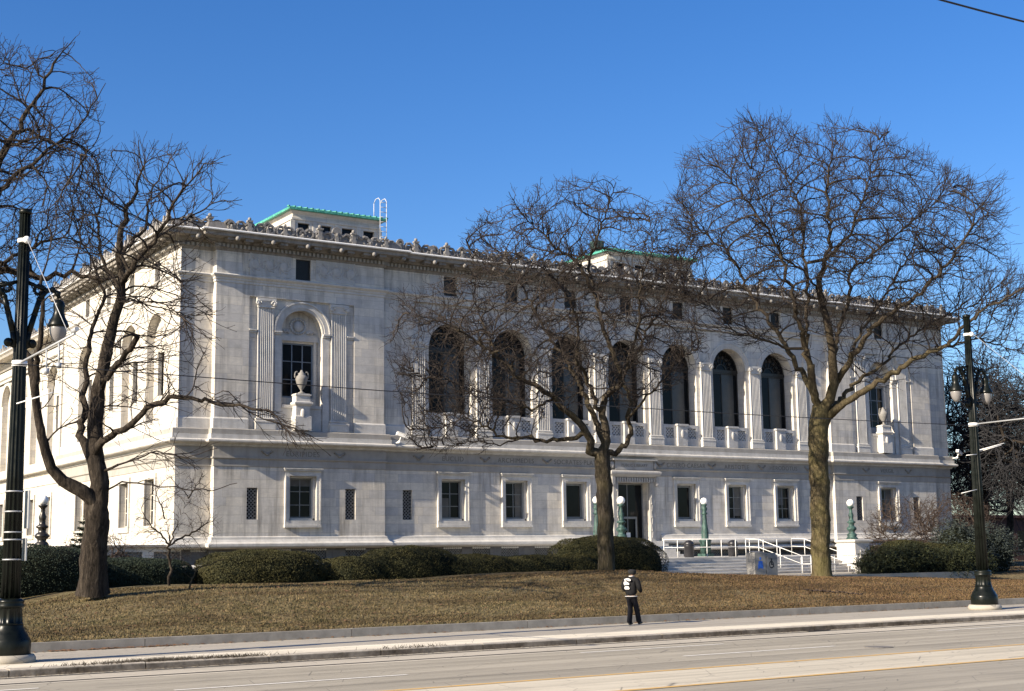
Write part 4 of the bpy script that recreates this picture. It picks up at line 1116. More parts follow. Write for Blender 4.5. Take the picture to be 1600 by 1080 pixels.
mb = MB(); n2 = 6; r2 = (2.95 - TZ) / n2
for i in range(n2): mb.box(CX - 2.2, CX + 2.0, 67.9 + i * .36, 70.27 + .9, TZ + r2 * i + .002, TZ + r2 * (i + 1))
mb.build('tread', M['trim'], ds)
# pedestals beside the steps
def pedestal_wall(x):
    t = thing('lamp_pedestal', (x, 60.1, .9), None, 'pedestal')
    mb = MB(); mb.box(x - .62, x + .62, 59.4, 60.9, .5, 2.68)
    pth = [(x - .62, 60.9), (x - .62, 59.4), (x + .62, 59.4), (x + .62, 60.9), (x - .62, 60.9)]
    mb.sweep([(-.1, 2.60), (.10, 2.66), (.16, 2.72), (.16, 2.80), (-.2, 2.84)], pth, False); mb.box(x - .6, x + .6, 59.45, 60.85, 2.70, 2.835)
    mb.sweep([(-.1, .5), (.10, .5), (.10, 1.18), (.02, 1.26), (-.1, 1.26)], pth, False)
    mb.build('pedestal_block', M['trim'], t)
    mb = MB(); mb.box(x - .22, x + .22, 59.36, 59.40, 1.75, 2.2); mb.build('plaque', M['relief'], t)
    return t
PD = []
for x, lb in ((45.75, 'white stone pedestal behind the round clipped bush'), (63.3, 'white stone pedestal with small square plaque at the right end of the steps')):
    t = pedestal_wall(x); tag(t, lb, 'pedestal', 'stone pedestals carrying lamps'); PD.append(t)

# ---- green bronze lamps
def globe_lamp_short(loc, label, mat='patina'):
    t = thing('globe_lamp', loc, label, 'lamp', 'green bronze globe lamps at the library entrance')
    x, y, z = loc
    mb = MB(); prof = [(.34, 0), (.36, .06), (.30, .12), (.26, .16), (.30, .24), (.27, .34), (.18, .40), (.20, .50), (.30, .58), (.32, .66), (.26, .74), (.17, .80), (.17, .95), (.26, 1.0), (.27, 1.06), (.16, 1.12), (.13, 1.22), (.15, 1.36), (.17, 1.46), (.10, 1.62), (.08, 1.78), (.11, 1.84), (.20, 1.92), (.20, 1.97), (.10, 1.99)]
    mb.lathe(prof, loc, 20, flute=.10, fn=8, fz=(.4, 1.5)); mb.build('post', M[mat], t)
    mb = MB(); mb.ball((x, y, z + 2.19), .225, 24, 16); mb.build('globe', M['white_glass'], t)
    return t
def globe_lamp_tall(loc, label):
    t = thing('globe_lamp', loc, label, 'lamp', 'green bronze globe lamps at the library entrance')
    x, y, z = loc
    mb = MB(); mb.box(x - .36, x + .36, y - .36, y + .36, z, z + .18)
    prof = [(.34, .18), (.34, .9), (.40, .96), (.40, 1.02), (.27, 1.08), (.23, 1.14), (.25, 1.5), (.18, 2.0), (.14, 2.55), (.13, 2.62), (.19, 2.66), (.20, 2.74), (.12, 2.80), (.18, 2.95), (.20, 3.05), (.12, 3.14), (.18, 3.22), (.19, 3.28), (.1, 3.30)]
    mb.lathe(prof, loc, 24, flute=.12, fn=10, fz=(1.1, 2.6)); mb.build('post', M['patina'], t)
    mb = MB(); mb.ball((x, y, z + 3.48), .225, 24, 16); mb.build('globe', M['white_glass'], t)
    return t
globe_lamp_short((45.75, 60.1, 2.84), 'lamp with stacked green bronze bulbs seen in front of the dark doorway')
globe_lamp_short((63.2, 60.1, 2.84), 'lamp with stacked green bronze bulbs on the white pedestal right of the mossy trunk')
globe_lamp_tall((50.05, 68.2, TZ), 'tall tapered green lamp left of the trunk in front of the door')
globe_lamp_tall((58.55, 68.2, TZ), 'tall tapered green lamp behind the white railing, right of the door')

# ---- railings
def rail_run(t, pts, posts, r=.021):
    """two parallel rails along pts with posts dropped at given parameters"""
    mb = MB(); mb.pipe(pts, r, 8); mb.pipe([Vector(p) - Vector((0, 0, .46)) for p in pts], r * .9, 8); mb.build('rail', M['white_paint'], t)
    for p in posts:
        mb = MB(); mb.bar((p[0], p[1], p[2]), (p[0], p[1], p[3]), r, 8); mb.build('railing_post', M['white_paint'], t)
def zst(y): return TZ if y >= 61.25 else .92 + max(0, (y - 59.4) / .37) * rise
t = thing('railing', (54, 62.3, TZ), 'long white pipe railing along the top of the steps', 'railing', 'white pipe railings at the steps')
xs_ = [50.4, 51.4, 52.5, 53.6, 54.7, 55.8, 56.9, 58.0, 59.1, 60.3]
rail_run(t, [(50.4, 62.3, TZ + 1.02), (60.3, 62.3, TZ + 1.02)], [(x, 62.3, TZ, TZ + 1.02) for x in xs_])
def sloping(x, label):
    t = thing('railing', (x, 60, 1.0), label, 'railing', 'white pipe railings at the steps')
    # runs obliquely down the steps to the forecourt
    top = (x, 62.3, TZ + 1.02); mid = (x + .2, 61.4, TZ + .98); low = (x + .9, 58.6, 1.92); e = (x + .9, 57.9, 1.92)
    rail_run(t, [top, mid, low, e], [(x, 62.3, TZ, TZ + 1.02), (x + .2, 61.4, TZ, TZ + .98), (x + .55, 60.0, zst(60.0), 1.42 + .99), (x + .9, 58.6, .93, 1.92), (x + .9, 57.9, .93, 1.92)])
sloping(56.6, 'white handrail sloping down the steps behind the grey book box')
sloping(60.3, 'white handrail sloping down the steps right of the grey book box')
t = thing('railing', (51.6, 57.2, .93), 'low white railing on the forecourt between the grey box and the yellow-green trunk', 'railing', 'white pipe railings at the steps')
rail_run(t, [(51.2, 55.0, 1.93), (56.4, 55.0, 1.93)], [(51.2, 55.0, .93, 1.93), (53.9, 55.0, .93, 1.93), (56.4, 55.0, .93, 1.93)])
t = thing('railing', (58.3, 57.2, .93), 'short white railing between the yellow-green trunk and the right pedestal', 'railing', 'white pipe railings at the steps')
rail_run(t, [(56.75, 55.0, 1.93), (58.9, 55.0, 1.93)], [(58.35, 55.0, .93, 1.93), (58.9, 55.0, .93, 1.93)])

# ---- bins and book return box
def bin_(loc, label):
    t = thing('litter_bin', loc, label, 'bin', 'black domed bins on the terrace')
    mb = MB(); mb.lathe([(.26, 0), (.28, .04), (.29, .60), (.31, .62), (.31, .66), (.29, .68)], loc, 24, flute=.03, fn=24, fz=(.05, .6)); mb.build('drum', M['black'], t)
    mb = MB(); mb.lathe([(.30, .68), (.29, .78), (.24, .88), (.14, .95), (.01, .975)], loc, 24); mb.build('lid', M['black'], t)
bin_((52.0, 62.0, TZ), 'black domed litter bin behind the railing near the door')
bin_((56.0, 62.75, TZ), 'black domed litter bin behind the railing beside the tall lamp')
bx = thing('book_return_box', (48.6, 52.1, .96), 'grey metal book return box with blue reader symbol by the lawn edge', 'book box')
rz = rad(-10)
c = Vector((48.55, 52.3, 0)); ax = Vector((math.cos(rz), math.sin(rz), 0)); ay = Vector((-math.sin(rz), math.cos(rz), 0))
def bxp(a, d, z): return c + ax * a + ay * d + Vector((0, 0, z))
mb = MB()
mb.obox(bxp(-.34, 0, 1.54), ax, ay, (0, 0, 1), .32, .40, .62)
mb.v += [tuple(bxp(a, d, z)) for a, d, z in ((-.66, -.40, 2.165), (-.02, -.40, 2.165), (-.02, .4, 2.24), (-.66, .4, 2.24))]; b_ = len(mb.v); mb.f.append((b_ - 4, b_ - 3, b_ - 2, b_ - 1)); mb.sm.append(False)
mb.obox(bxp(-.34, 0, .93), ax, ay, (0, 0, 1), .30, .36, .06); mb.build('cabinet', M['boxgrey'], bx)
mb = MB(); mb.obox(bxp(.33, 0, 1.47), ax, ay, (0, 0, 1), .32, .40, .57); mb.obox(bxp(.33, .08, 2.09), ax, ay, (0, 0, 1), .33, .34, .05); mb.obox(bxp(.33, -.41, 1.92), ax, ay, (0, 0, 1), .26, .02, .05)
mb.obox(bxp(.33, 0, .93), ax, ay, (0, 0, 1), .30, .36, .06); mb.build('cabinet', M['boxgrey'], bx)
mb = MB(); mpb = lambda a, b, d: bxp(a * .74, -.40 + d, b)
mb.prism([(-.46 + .07 * math.cos(t), 1.86 + .07 * math.sin(t)) for t in np.linspace(0, 6.28, 17)[:-1]], mpb, -.006, 0)
mb.prism([(-.62, 1.72), (-.46, 1.76), (-.46, 1.40), (-.62, 1.36)], mpb, -.006, 0); mb.prism([(-.45, 1.76), (-.30, 1.72), (-.30, 1.36), (-.45, 1.40)], mpb, -.006, 0)
mb.prism([(-.66, 1.58), (-.63, 1.58), (-.63, 1.32), (-.66, 1.32)], mpb, -.006, 0); mb.prism([(-.29, 1.58), (-.26, 1.58), (-.26, 1.32), (-.29, 1.32)], mpb, -.006, 0)
mb.build('reader_symbol', M['blue'], bx)
mb = MB()
ring(mb, mpb, .40, 1.56, .13, .19, -.006, 0, 24, 0, 2 * math.pi); mb.prism([(.36, 1.86), (.46, 1.86), (.46, 1.60), (.58, 1.56), (.60, 1.42), (.55, 1.42), (.52, 1.52), (.36, 1.54)], mpb, -.008, -.001); mb.build('black_symbol', M['black'], bx)

# ---- areaway wall continuing left of the building
t = thing('areaway_wall', (20, 70.6, 1.2), 'low pale wall with lattice openings left of the building corner', 'wall')
mb = MB(); x0 = 18.9 - CX; cs = [at(px, 866, 70.6)[0] - CX for px in (201, 262)]
wall_row(mb, fw, x0, SX - CX, .4, 2.86, .62, [(c - .72, c + .72, 2.0, 2.62, False, .25) for c in cs])
mb.box(18.9, SX, 70.9, 71.0, .4, 2.86); mb.face([(18.9, 70.62, .4), (18.9, 71, .4), (18.9, 71, 2.86), (18.9, 70.62, 2.86)])
mb.sweep([(0, 1.5), (.2, 1.5), (.2, 1.82), (0, 1.94)], [(18.9, 70.62), (SX, 70.62)])
mb.build('wall', M['wall'], t)
mb = MB(); mb.box(18.8, SX, 70.45, 71.1, 2.864, 2.99); mb.build('coping', M['cornice'], t)
mb = MB()
for c in cs: lattice(mb, fw, c - .72, c + .72, 2.0, 2.62, .70, .2, .045)
mb.build('grille', M['grille'], t)
# lamp on its pedestal at the far left, with a low white wall
t = thing('lamp_pedestal', (15.7, 62, .8), 'white stone pedestal under the far left lamp', 'pedestal', 'stone pedestals carrying lamps')
mb = MB(); mb.box(15.1, 16.3, 61.5, 62.6, .6, 2.55); mb.box(15.0, 16.4, 61.4, 62.7, 2.553, 2.68); mb.box(13.2, 15.09, 61.8, 62.2, .6, 2.3); mb.build('pedestal_block', M['side'], t)
globe_lamp_short((15.75, 62.0, 2.68), 'dark lamp with shaded globe at the far left in front of the sunlit side wall', 'bronze')
t = thing('gate_post', (17.6, 61, 1), 'small white capped post beside the leftmost big trunk', 'post')
mb = MB(); mb.box(17.45, 17.75, 60.8, 61.1, .6, 2.4); mb.box(17.38, 17.82, 60.73, 61.17, 2.4, 2.52); mb.box(17.42, 17.78, 60.77, 61.13, 2.30, 2.395); mb.build('post_shaft', M['side'], t)

# ---- security cameras
def sec_cam(loc, rz, label):
    t = thing('security_camera', loc, label, 'camera', 'white security cameras on the building')
    x, y, z = loc; a = Vector((math.cos(rz), math.sin(rz), -.35)).normalized(); b = Vector((-a.y, a.x, 0)).normalized(); c_ = a.cross(b)
    mb = MB(); mb.obox(Vector(loc) + a * .05, a, b, c_, .36, .10, .09); mb.obox(Vector(loc) + a * .12 + c_ * (.11 if c_.z > 0 else -.11), a, b, c_, .40, .13, .015); mb.build('housing', M['white_paint'], t)
    mb = MB(); mb.bar(Vector(loc), (x - .1, y + .1, z - .38), .035, 8); mb.bar((x - .1, y + .1, z - .38), (x - .1, y + .95, z - .44), .045, 8); mb.ball((x - .1, y + .1, z - .38), .09, 10, 8); mb.build('bracket', M['white_paint'], t)
sec_cam((37.35, 69.35, 9.0), -.2, 'white security camera at the right end of the left pavilion ledge')
sec_cam((85.1, 69.7, 9.35), .3, 'white security camera on the far right corner of the building')

# ================================================================== STREET LAMPS AND WIRES
def tram_pole(loc, label, extras, H=10.5, za=8.46):
    x, y, z = loc
    t = thing('street_lamp', loc, label, 'street lamp', 'dark green lamp poles on the kerb strip')
    mb = MB(); mb.lathe([(.60, -.02), (.60, .10), (.55, .17), (.1, .18)], loc, 28); mb.build('footing', M['walk'], t)
    mb = MB()
    mb.lathe([(.47, .15), (.485, .18), (.485, .46), (.465, .52), (.43, .56), (.41, .62), (.36, .68), (.31, .80), (.295, .88)], loc, 28)
    mb.lathe([(.31, .84), (.29, .88), (.28, 1.0), (.27, 1.20), (.28, 1.22)], loc, 60, flute=.12, fn=12, fz=(.87, 1.21))
    mb.lathe([(.28, 1.21), (.31, 1.23), (.32, 1.27), (.29, 1.31), (.31, 1.35), (.30, 1.39), (.22, 1.43)], loc, 28)
    mb.build('base', M['pole'], t)
    mb = MB(); mb.lathe([(.215, 1.4), (.183, 4.4), (.152, 7.0), (.126, H - .1)], loc, 96, flute=.20, fn=12, fz=(1, 20)); mb.lathe([(.13, H - .1), (.15, H - .08), (.15, H), (.05, H + .03)], loc, 20); mb.build('shaft', M['pole'], t)
    # scrolled arms with two bell lamps along the street
    for s in (-1, 1):
        mb = MB()
        P = [(0.12, -1.25), (.18, -.9), (.30, -.45), (.40, -.08), (.55, .14), (.70, .18), (.82, .10), (.86, -.02)]
        for i in range(len(P) - 1): mb.bar((x + s * P[i][0], y, z + za + P[i][1]), (x + s * P[i + 1][0], y, z + za + P[i + 1][1]), .075 - .004 * i, 8, .071 - .004 * i)
        for p in P[1:-1]: mb.ball((x + s * p[0], y, z + za + p[1]), .075, 8, 6)
        for k in range(9):
            a_ = k * .7; r = .17 - k * .014; mb.bar((x + s * (.38 + math.cos(a_) * r), y, z + za + .12 + math.sin(a_) * r), (x + s * (.38 + math.cos(a_ + .7) * (r - .014)), y, z + za + .12 + math.sin(a_ + .7) * (r - .014)), .04, 6)
        mb.bar((x + s * .12, y, z + za + .30), (x + s * .55, y, z + za + .16), .045, 8)
        mb.ball((x + s * .27, y, z + za - 1.15), .11, 8, 6); mb.bar((x + s * .1, y, z + za - 1.25), (x + s * .27, y, z + za - 1.15), .06, 8)
        mb.build('lamp_arm', M['pole'], t)
        mb = MB(); lx = x + s * .86; K_ = .64
        mb.lathe([(a_ * K_ * 1.06, b_ * K_) for a_, b_ in [(.06, -.02), (.10, -.05), (.17, -.12), (.20, -.22), (.19, -.36), (.18, -.50), (.22, -.66), (.31, -.84), (.36, -.98), (.36, -1.04), (.33, -1.06)]], (lx, y, z + za - .03), 28)
        sh = mb.build('lamp_shade', M['pole'], t)
        mb = MB(); mb.lathe([(a_ * K_ * 1.06, b_ * K_) for a_, b_ in [(.30, -1.05), (.30, -1.12), (.28, -1.30), (.22, -1.50), (.12, -1.64), (.02, -1.69)]], (lx, y, z + za - .03), 28); mb.build('lamp_glass', M['lamp_glass'], sh)
    # catenary bracket
    ax_ = 6.82
    mb = MB(); mb.bar((x, y - .15, z + ax_ + .02), (x, y - 4.6, z + ax_ + .06), .027, 8); mb.bar((x, y - .25, z + H - .75), (x, y - 4.1, z + ax_ + .15), .009, 6)
    mb.bar((x, y - 4.45, z + ax_ + .12), (x + .0, y - 4.75, z + ax_ + .14), .05, 8)
    for yy in (-2.4, -3.4): mb.bar((x, y + yy, z + ax_ + .02), (x, y + yy - .05, z + ax_ - .50), .02, 6); mb.bar((x, y + yy - .05, z + ax_ - .40), (x, y + yy - .05, z + ax_ - .52), .06, 8)
    mb.build('wire_bracket', M['galv'], t)
    mb = MB(); mb.lathe([(.15, -.07), (.175, -.06), (.175, .06), (.15, .07)], (x, y, z + ax_), 20); mb.lathe([(.13, -.05), (.15, -.045), (.15, .045), (.13, .05)], (x, y, z + H - .75), 20)
    mb.ball((x + .02, y - .17, z + H - .75), .09, 10, 8)
    mb.bar((x - .1, y - .3, z + 5.85), (x + .55, y - .9, z + 6.08), .015, 6); mb.build('clamp', M['white_paint'], t)
    if extras:
        for zz in (2.45, 2.90, 3.07, 3.54, 4.0):
            mb = MB(); mb.lathe([(.18, -.016), (.21, -.014), (.21, .014), (.18, .016)], (x, y, z + zz - .15), 20); mb.build('steel_strap', M['galv'], t)
        mb = MB(); mb.box(x + .26, x + .29, y - .28, y + .10, z + 3.0, z + 3.87); mb.build('sign_panel', M['galv'], t)
        mb = MB(); mb.box(x + .24, x + .27, y - .24, y + .10, z + 2.27, z + 2.78); mb.build('sign_panel', M['galv'], t)
    else:
        mb = MB(); mb.bar((x - .62, y - .1, z + 3.3 + 2.35), (x - .1, y - .15, z + 5.7), .014, 6); mb.bar((x + .15, y, z + 5.8), (x + .9, y - .5, z + 6.05), .014, 6); mb.bar((x - .9, y, z + 4.25), (x - .1, y - .1, z + 4.40), .014, 6)
        mb.build('steel_strap', M['white_paint'], t)
    return t
tram_pole((7.78, 33.2, 0), 'nearest tall dark green lamp pole with steel straps at the left edge', True)
tram_pole((42.85, 34.35, 0), 'tall dark green lamp pole with two bell lamps near the right edge', False, 11.0, 8.75)
def wire(name, pts, r, label, cat='wire'):
    mb = MB()
    for i in range(len(pts) - 1): mb.bar(pts[i], pts[i + 1], r, 6, cap=False)
    return tag(mb.build(name, M['wire']), label, cat)
A_ = Vector((7.8, 29.4, 6.30)); B_ = Vector((42.8, 30.1, 6.30))
P = []
for i in range(41):
    t_ = -1 + 3 * i / 40; p = A_.lerp(B_, t_); fr = t_ % 1.0
    P.append((p.x, p.y, p.z - .16 * 4 * fr * (1 - fr)))
wire('tram_wire', P, .011, 'thin black tram wire strung across the whole library front')
P = [at(1440, -9, 18), at(1470, 0, 18), at(1535, 17.5, 18), at(1600, 34, 18), at(1700, 60, 18)]
wire('overhead_cable', [tuple(p) for p in P], .022, 'thick dark cable crossing the top right corner of the sky')
# ================================================================== HEDGES AND EVERGREENS
def mk_leafmat(name, dark, mid, top):
    n = NT(name, 0.75, 0.25)
    a = n.noise(scale=1.4, detail=4); b = n.noise(scale=28, detail=2)
    c = n.ramp(b, [(0.3, dark), (0.5, mid), (0.7, top)])
    n.color(n.mix(n.ramp(a, [(0.35, 0.0), (0.65, 0.75)]), c, tuple(x * 1.5 if i == 0 else x * (1.25 if i == 1 else 0.9) for i, x in enumerate(mid)))); return n.m
M['yew'] = mk_leafmat('clipped_yew', (0.009, 0.010, 0.004), (0.032, 0.033, 0.011), (0.064, 0.059, 0.020))
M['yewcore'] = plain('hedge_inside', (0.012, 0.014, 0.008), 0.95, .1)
M['juniper'] = mk_leafmat('juniper_needles', (0.010, 0.014, 0.007), (0.032, 0.040, 0.018), (0.075, 0.080, 0.038))
M['spruce'] = mk_leafmat('blue_spruce_needles', (0.010, 0.016, 0.016), (0.035, 0.048, 0.048), (0.085, 0.11, 0.11))
M['spruce_shaded_hedge'] = mk_leafmat('dark_spruce_shaded_hedge', (0.006, 0.010, 0.007), (0.016, 0.026, 0.018), (0.04, 0.055, 0.036))  # for the dark spruce, and for hedges whose shade is put in the colour

def leaf_quads(P, Nn, size, spread, rg, aspect=0.5):
    """small leaf faces at points P, roughly facing Nn"""
    n = len(P)
    N2 = Nn + rg.normal(0, spread, (n, 3)); N2 /= np.linalg.norm(N2, axis=1)[:, None] + 1e-9
    T = rg.normal(0, 1, (n, 3)); T -= (T * N2).sum(1)[:, None] * N2; T /= np.linalg.norm(T, axis=1)[:, None] + 1e-9
    B = np.cross(N2, T); s = rg.uniform(.6, 1.3, n)[:, None] * size
    return np.stack([P - T * s, P - B * s * aspect, P + T * s, P + B * s * aspect], 1).reshape(-1, 3), np.arange(4 * n).reshape(-1, 4)

def lump_bush(name, lumps, label, cat, mat, seed, n=26000, size=.031, zfloor=None, noise_amp=.04, group=None, p=2.9):
    """clipped bush: union of superellipsoid lumps (cx, cy, cz, rx, ry, rz), leaves on the surface, dark core inside"""
    rg = np.random.default_rng(seed)
    L = np.array(lumps, float)
    t = thing(name, tuple(L[0, :3] * (1, 1, 0) + np.array([0, 0, float(zlawn(L[0, 0], L[0, 1]))])), label, cat, group)
    w = (L[:, 3] * L[:, 5] + L[:, 4] * L[:, 5] + L[:, 3] * L[:, 4]); w /= w.sum()
    PP = []; NN = []
    for k, l in enumerate(L):
        m = int(n * w[k] * 1.9)
        d = rg.normal(0, 1, (m, 3)); d /= np.linalg.norm(d, axis=1)[:, None]; d[:, 2] = np.where(d[:, 2] < -.55, -d[:, 2], d[:, 2])
        q = (np.abs(d) ** p).sum(1) ** (-1 / p)
        wob = 1 + noise_amp * (np.sin(d[:, 0] * 7 + k) * np.sin(d[:, 1] * 6 + 1.3 * k) + .6 * np.sin(d[:, 0] * 15 + d[:, 2] * 13)) / 1.2
        rr = (q * wob * (1 - np.abs(rg.normal(0, .035, m))))[:, None]
        P = l[:3] + d * rr * l[3:6]
        Nn = d / l[3:6]; Nn /= np.linalg.norm(Nn, axis=1)[:, None]
        ok = np.ones(m, bool)
        for j, o in enumerate(L):
            if j == k: continue
            ok &= ((np.abs((P - o[:3]) / o[3:6])) ** p).sum(1) > .86
        PP.append(P[ok]); NN.append(Nn[ok])
    P = np.concatenate(PP); Nn = np.concatenate(NN)
    zg = zlawn(P[:, 0], P[:, 1]) if zfloor is None else zfloor
    ok = P[:, 2] > zg; P = P[ok]; Nn = Nn[ok]
    V, F = leaf_quads(P, Nn, size, .55, rg)
    o_ = np.array(org(t)); link('foliage', npmesh('foliage', V - o_, F), mat, t)
    mb = MB()
    for l in L:
        prof = []
        m = 10
        for i in range(m + 1):
            a = -math.pi / 2 + math.pi * i / m; q = (abs(math.cos(a)) ** p + abs(math.sin(a)) ** p) ** (-1 / p)
            prof.append((max(.01, q * math.cos(a) * .93), q * math.sin(a) * .93 * l[5]))
        mb.lathe(prof, (l[0], l[1], l[2]), 20, l[3], l[4])
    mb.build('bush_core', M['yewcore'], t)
    return t
# photo positions at Y 54: left dome, long wavy hedge, round bush by the steps
lump_bush('clipped_bush', [(22.5, 54, 1.46, 2.75, 1.6, 1.12)], 'dome-shaped clipped yew bush at the left end of the hedge row', 'bush', M['yew'], 11, 22000)
lump_bush('clipped_hedge', [(26.6, 54, 1.30, 1.6, 1.4, .95), (29.4, 54.1, 1.5, 2.3, 1.5, 1.16), (32.6, 54.0, 1.30, 2.4, 1.4, .98), (35.8, 53.8, 1.28, 2.5, 1.3, .92), (38.2, 53.6, 1.35, 1.3, 1.2, .85)], 'long wavy clipped yew hedge running to the round bush', 'hedge', M['yew'], 12, 52000)
lump_bush('clipped_bush', [(40.5, 54.6, 1.64, 2.95, 1.9, 1.42), (41.6, 54.4, 1.5, 2.0, 1.7, 1.25)], 'large round clipped yew bush behind the middle tree trunk', 'bush', M['yew'], 13, 32000)
lump_bush('clipped_hedge', [(64.9, 57.6, 1.75, 1.7, 1.1, 1.0), (67.2, 57.8, 1.65, 1.6, 1.1, .9)], 'flat olive clipped hedge behind the right junipers', 'hedge', M['yew'], 14, 18000, zfloor=.3)
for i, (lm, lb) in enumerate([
    ([(8, 53, 1.7, 3.2, 1.8, 1.25), (12.6, 53, 1.6, 3.2, 1.7, 1.25)], 'dark clipped hedge in shade behind the nearest pole'),  # first lump lies out of view, added to cast shade to the right
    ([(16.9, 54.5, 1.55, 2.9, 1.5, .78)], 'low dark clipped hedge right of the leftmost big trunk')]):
    lump_bush('clipped_hedge', lm, lb, 'hedge', M['spruce_shaded_hedge'], 20 + i, 26000)  # leaf colour darkened to imitate the deep shade on these hedges

def shaggy(name, blobs, label, mat, seed, n, size, zfloor=.2, group=None, cat='shrub', droop=-.15):
    """loose evergreen: needle sprays arranged in many overlapping fans"""
    rg = np.random.default_rng(seed); B = np.array(blobs, float)
    t = thing(name, (B[0, 0], B[0, 1], float(zlawn(B[0, 0], B[0, 1]))), label, cat, group)
    w = B[:, 3] * B[:, 5]; w = w / w.sum(); VV = []; FF = []; off = 0
    for k, b in enumerate(B):
        ns = int(n * w[k])
        d = rg.normal(0, 1, (ns, 3)); d /= np.linalg.norm(d, axis=1)[:, None]; d[:, 2] = np.abs(d[:, 2]) * np.where(rg.uniform(0, 1, ns) < .75, 1, -1)
        P0 = b[:3] + d * b[3:6] * rg.uniform(.70, 1.06, ns)[:, None]
        out = d + np.array([0, 0, .25 + droop]); out /= np.linalg.norm(out, axis=1)[:, None]
        for j in range(7):       # a fan of leaves along each spray
            PJ = P0 + out * (j * size * .8) + rg.normal(0, size * .45, (ns, 3))
            V, F = leaf_quads(PJ, out * .2 + np.array([0, 0, 1.0]), size, .5, rg, .32); VV.append(V); FF.append(F + off); off += len(V)
    V = np.concatenate(VV); F = np.concatenate(FF)
    c = V.reshape(-1, 4, 3).mean(1); ok = c[:, 2] > zfloor; V = V.reshape(-1, 4, 3)[ok].reshape(-1, 3); F = np.arange(len(V)).reshape(-1, 4)
    link('foliage', npmesh('foliage', V - np.array(org(t)), F), mat, t)
    mb = MB()
    for b in B: mb.ball((b[0], b[1], b[2]), 1.0, 14, 10, b[3] * .80, b[4] * .80, b[5] * .78)
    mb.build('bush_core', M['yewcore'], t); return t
shaggy('juniper_bush', [(59.4, 54, 1.3, 1.7, 1.2, .95), (61.3, 54, 1.45, 1.5, 1.2, .95), (57.9, 53.6, 1.15, .9, .9, .7)], 'dark shaggy juniper right of the white pedestal', M['juniper'], 31, 2600, .07)
shaggy('juniper_bush', [(63.7, 53.6, 1.05, 1.6, 1.3, .95), (66.0, 54.2, 1.2, 1.9, 1.3, 1.1)], 'spreading olive juniper behind the foot of the right lamp pole', M['juniper'], 32, 2800, .07)
shaggy('spruce_bush', [(70.0, 57.5, 1.5, 2.1, 1.5, 1.5), (69.3, 57.4, 2.5, 1.4, 1.2, 1.3), (73, 58, 1.7, 2.4, 1.5, 1.8)], 'blue-grey spruce right of the right lamp pole', M['spruce'], 33, 3600, .075)
def spruce(x, y, z, h, r, label, seed, mat):
    rg = np.random.default_rng(seed); t = thing('spruce_tree', (x, y, z), label, 'tree')
    mb = MB(); mb.bar((x, y, z), (x, y, z + h * .96), .09, 8, .015); mb.build('trunk', M['bark_dark'], t)
    VV = []; nW = 13
    for k in range(nW):
        zz = z + .15 + (h - .3) * k / nW; rr = r * (1 - k / nW) ** .85 + .06; m = 7 + int(6 * rr)
        for j in range(m):
            a = 2 * math.pi * j / m + rg.uniform(-.2, .2); L = rr * rg.uniform(.75, 1.15); q = int(L / .035) + 3
            s = np.linspace(.1, 1, q)[:, None]; base = np.array([x, y, zz]) + s * np.array([math.cos(a) * L, math.sin(a) * L, -.10 * L]) + np.stack([np.zeros(q), np.zeros(q), .22 * L * s[:, 0] ** 2], 1)
            for u in range(6):
                P = base + rg.normal(0, .05, (q, 3)) * (1.4 - s); V, _ = leaf_quads(P, np.tile([0, 0, 1.0], (q, 1)), .055, .6, rg, .3); VV.append(V)
    V = np.concatenate(VV); link('foliage', npmesh('foliage', V - np.array(org(t)), np.arange(len(V)).reshape(-1, 4)), mat, t)

# ================================================================== BARE TREES
def mk_bark(name, a, b, c, moss=None, mossk=0.0):
    n = NT(name, 0.92, 0.15)
    v = n.noise(n.scale(1, 1, 0.22), 9, 8, 0.75, 0.4); l = n.noise(scale=0.9, detail=4)
    col = n.ramp(v, [(0.36, c), (0.50, a), (0.66, b)])
    if moss:
        sp = n.t.nodes.new('ShaderNodeSeparateXYZ'); n.L(n.pos, sp.inputs[0]); mr = n.t.nodes.new('ShaderNodeMapRange'); n.L(sp.outputs[2], mr.inputs[0]); mr.inputs[1].default_value = 13; mr.inputs[2].default_value = 6
        col = n.mix(mr.outputs[0], (0.050, 0.040, 0.030), col)
        col = n.mix(n.math('MULTIPLY', n.math('MULTIPLY', n.ramp(l, [(0.38, 0.0), (0.62, 1.0)]), mossk), mr.outputs[0]), col, moss)
    n.color(col); n.bump(v, 1.0, 0.09); return n.m
M['bark_dark'] = mk_bark('dark_grey_bark', (0.034, 0.027, 0.021), (0.085, 0.069, 0.053), (0.010, 0.008, 0.006))
M['bark_mid'] = mk_bark('ridged_brown_bark', (0.055, 0.044, 0.033), (0.125, 0.102, 0.076), (0.015, 0.012, 0.009), (0.09, 0.078, 0.03), .3)
M['bark_moss'] = mk_bark('mossy_bark', (0.095, 0.074, 0.042), (0.18, 0.145, 0.085), (0.03, 0.022, 0.013), (0.125, 0.112, 0.042), .5)
M['twig'] = plain('twig_bark', (0.034, 0.027, 0.023), 0.9, .2, scale=1.5, var=.35)
M['twig_red'] = plain('reddish_twig_bark', (0.055, 0.040, 0.032), 0.9, .2, scale=1.5, var=.35)
M['twig_grey'] = plain('distant_twig_bark', (0.030, 0.030, 0.033), 0.9, .2, var=.3)

def resample(pts, D):
    P = [np.array(p, float) for p in pts]; out = [P[0]]
    for a, b in zip(P[:-1], P[1:]):
        L = np.linalg.norm((b - a)[:3]); k = max(1, int(round(L / D)))
        for i in range(1, k + 1): out.append(a + (b - a) * i / k)
    return out

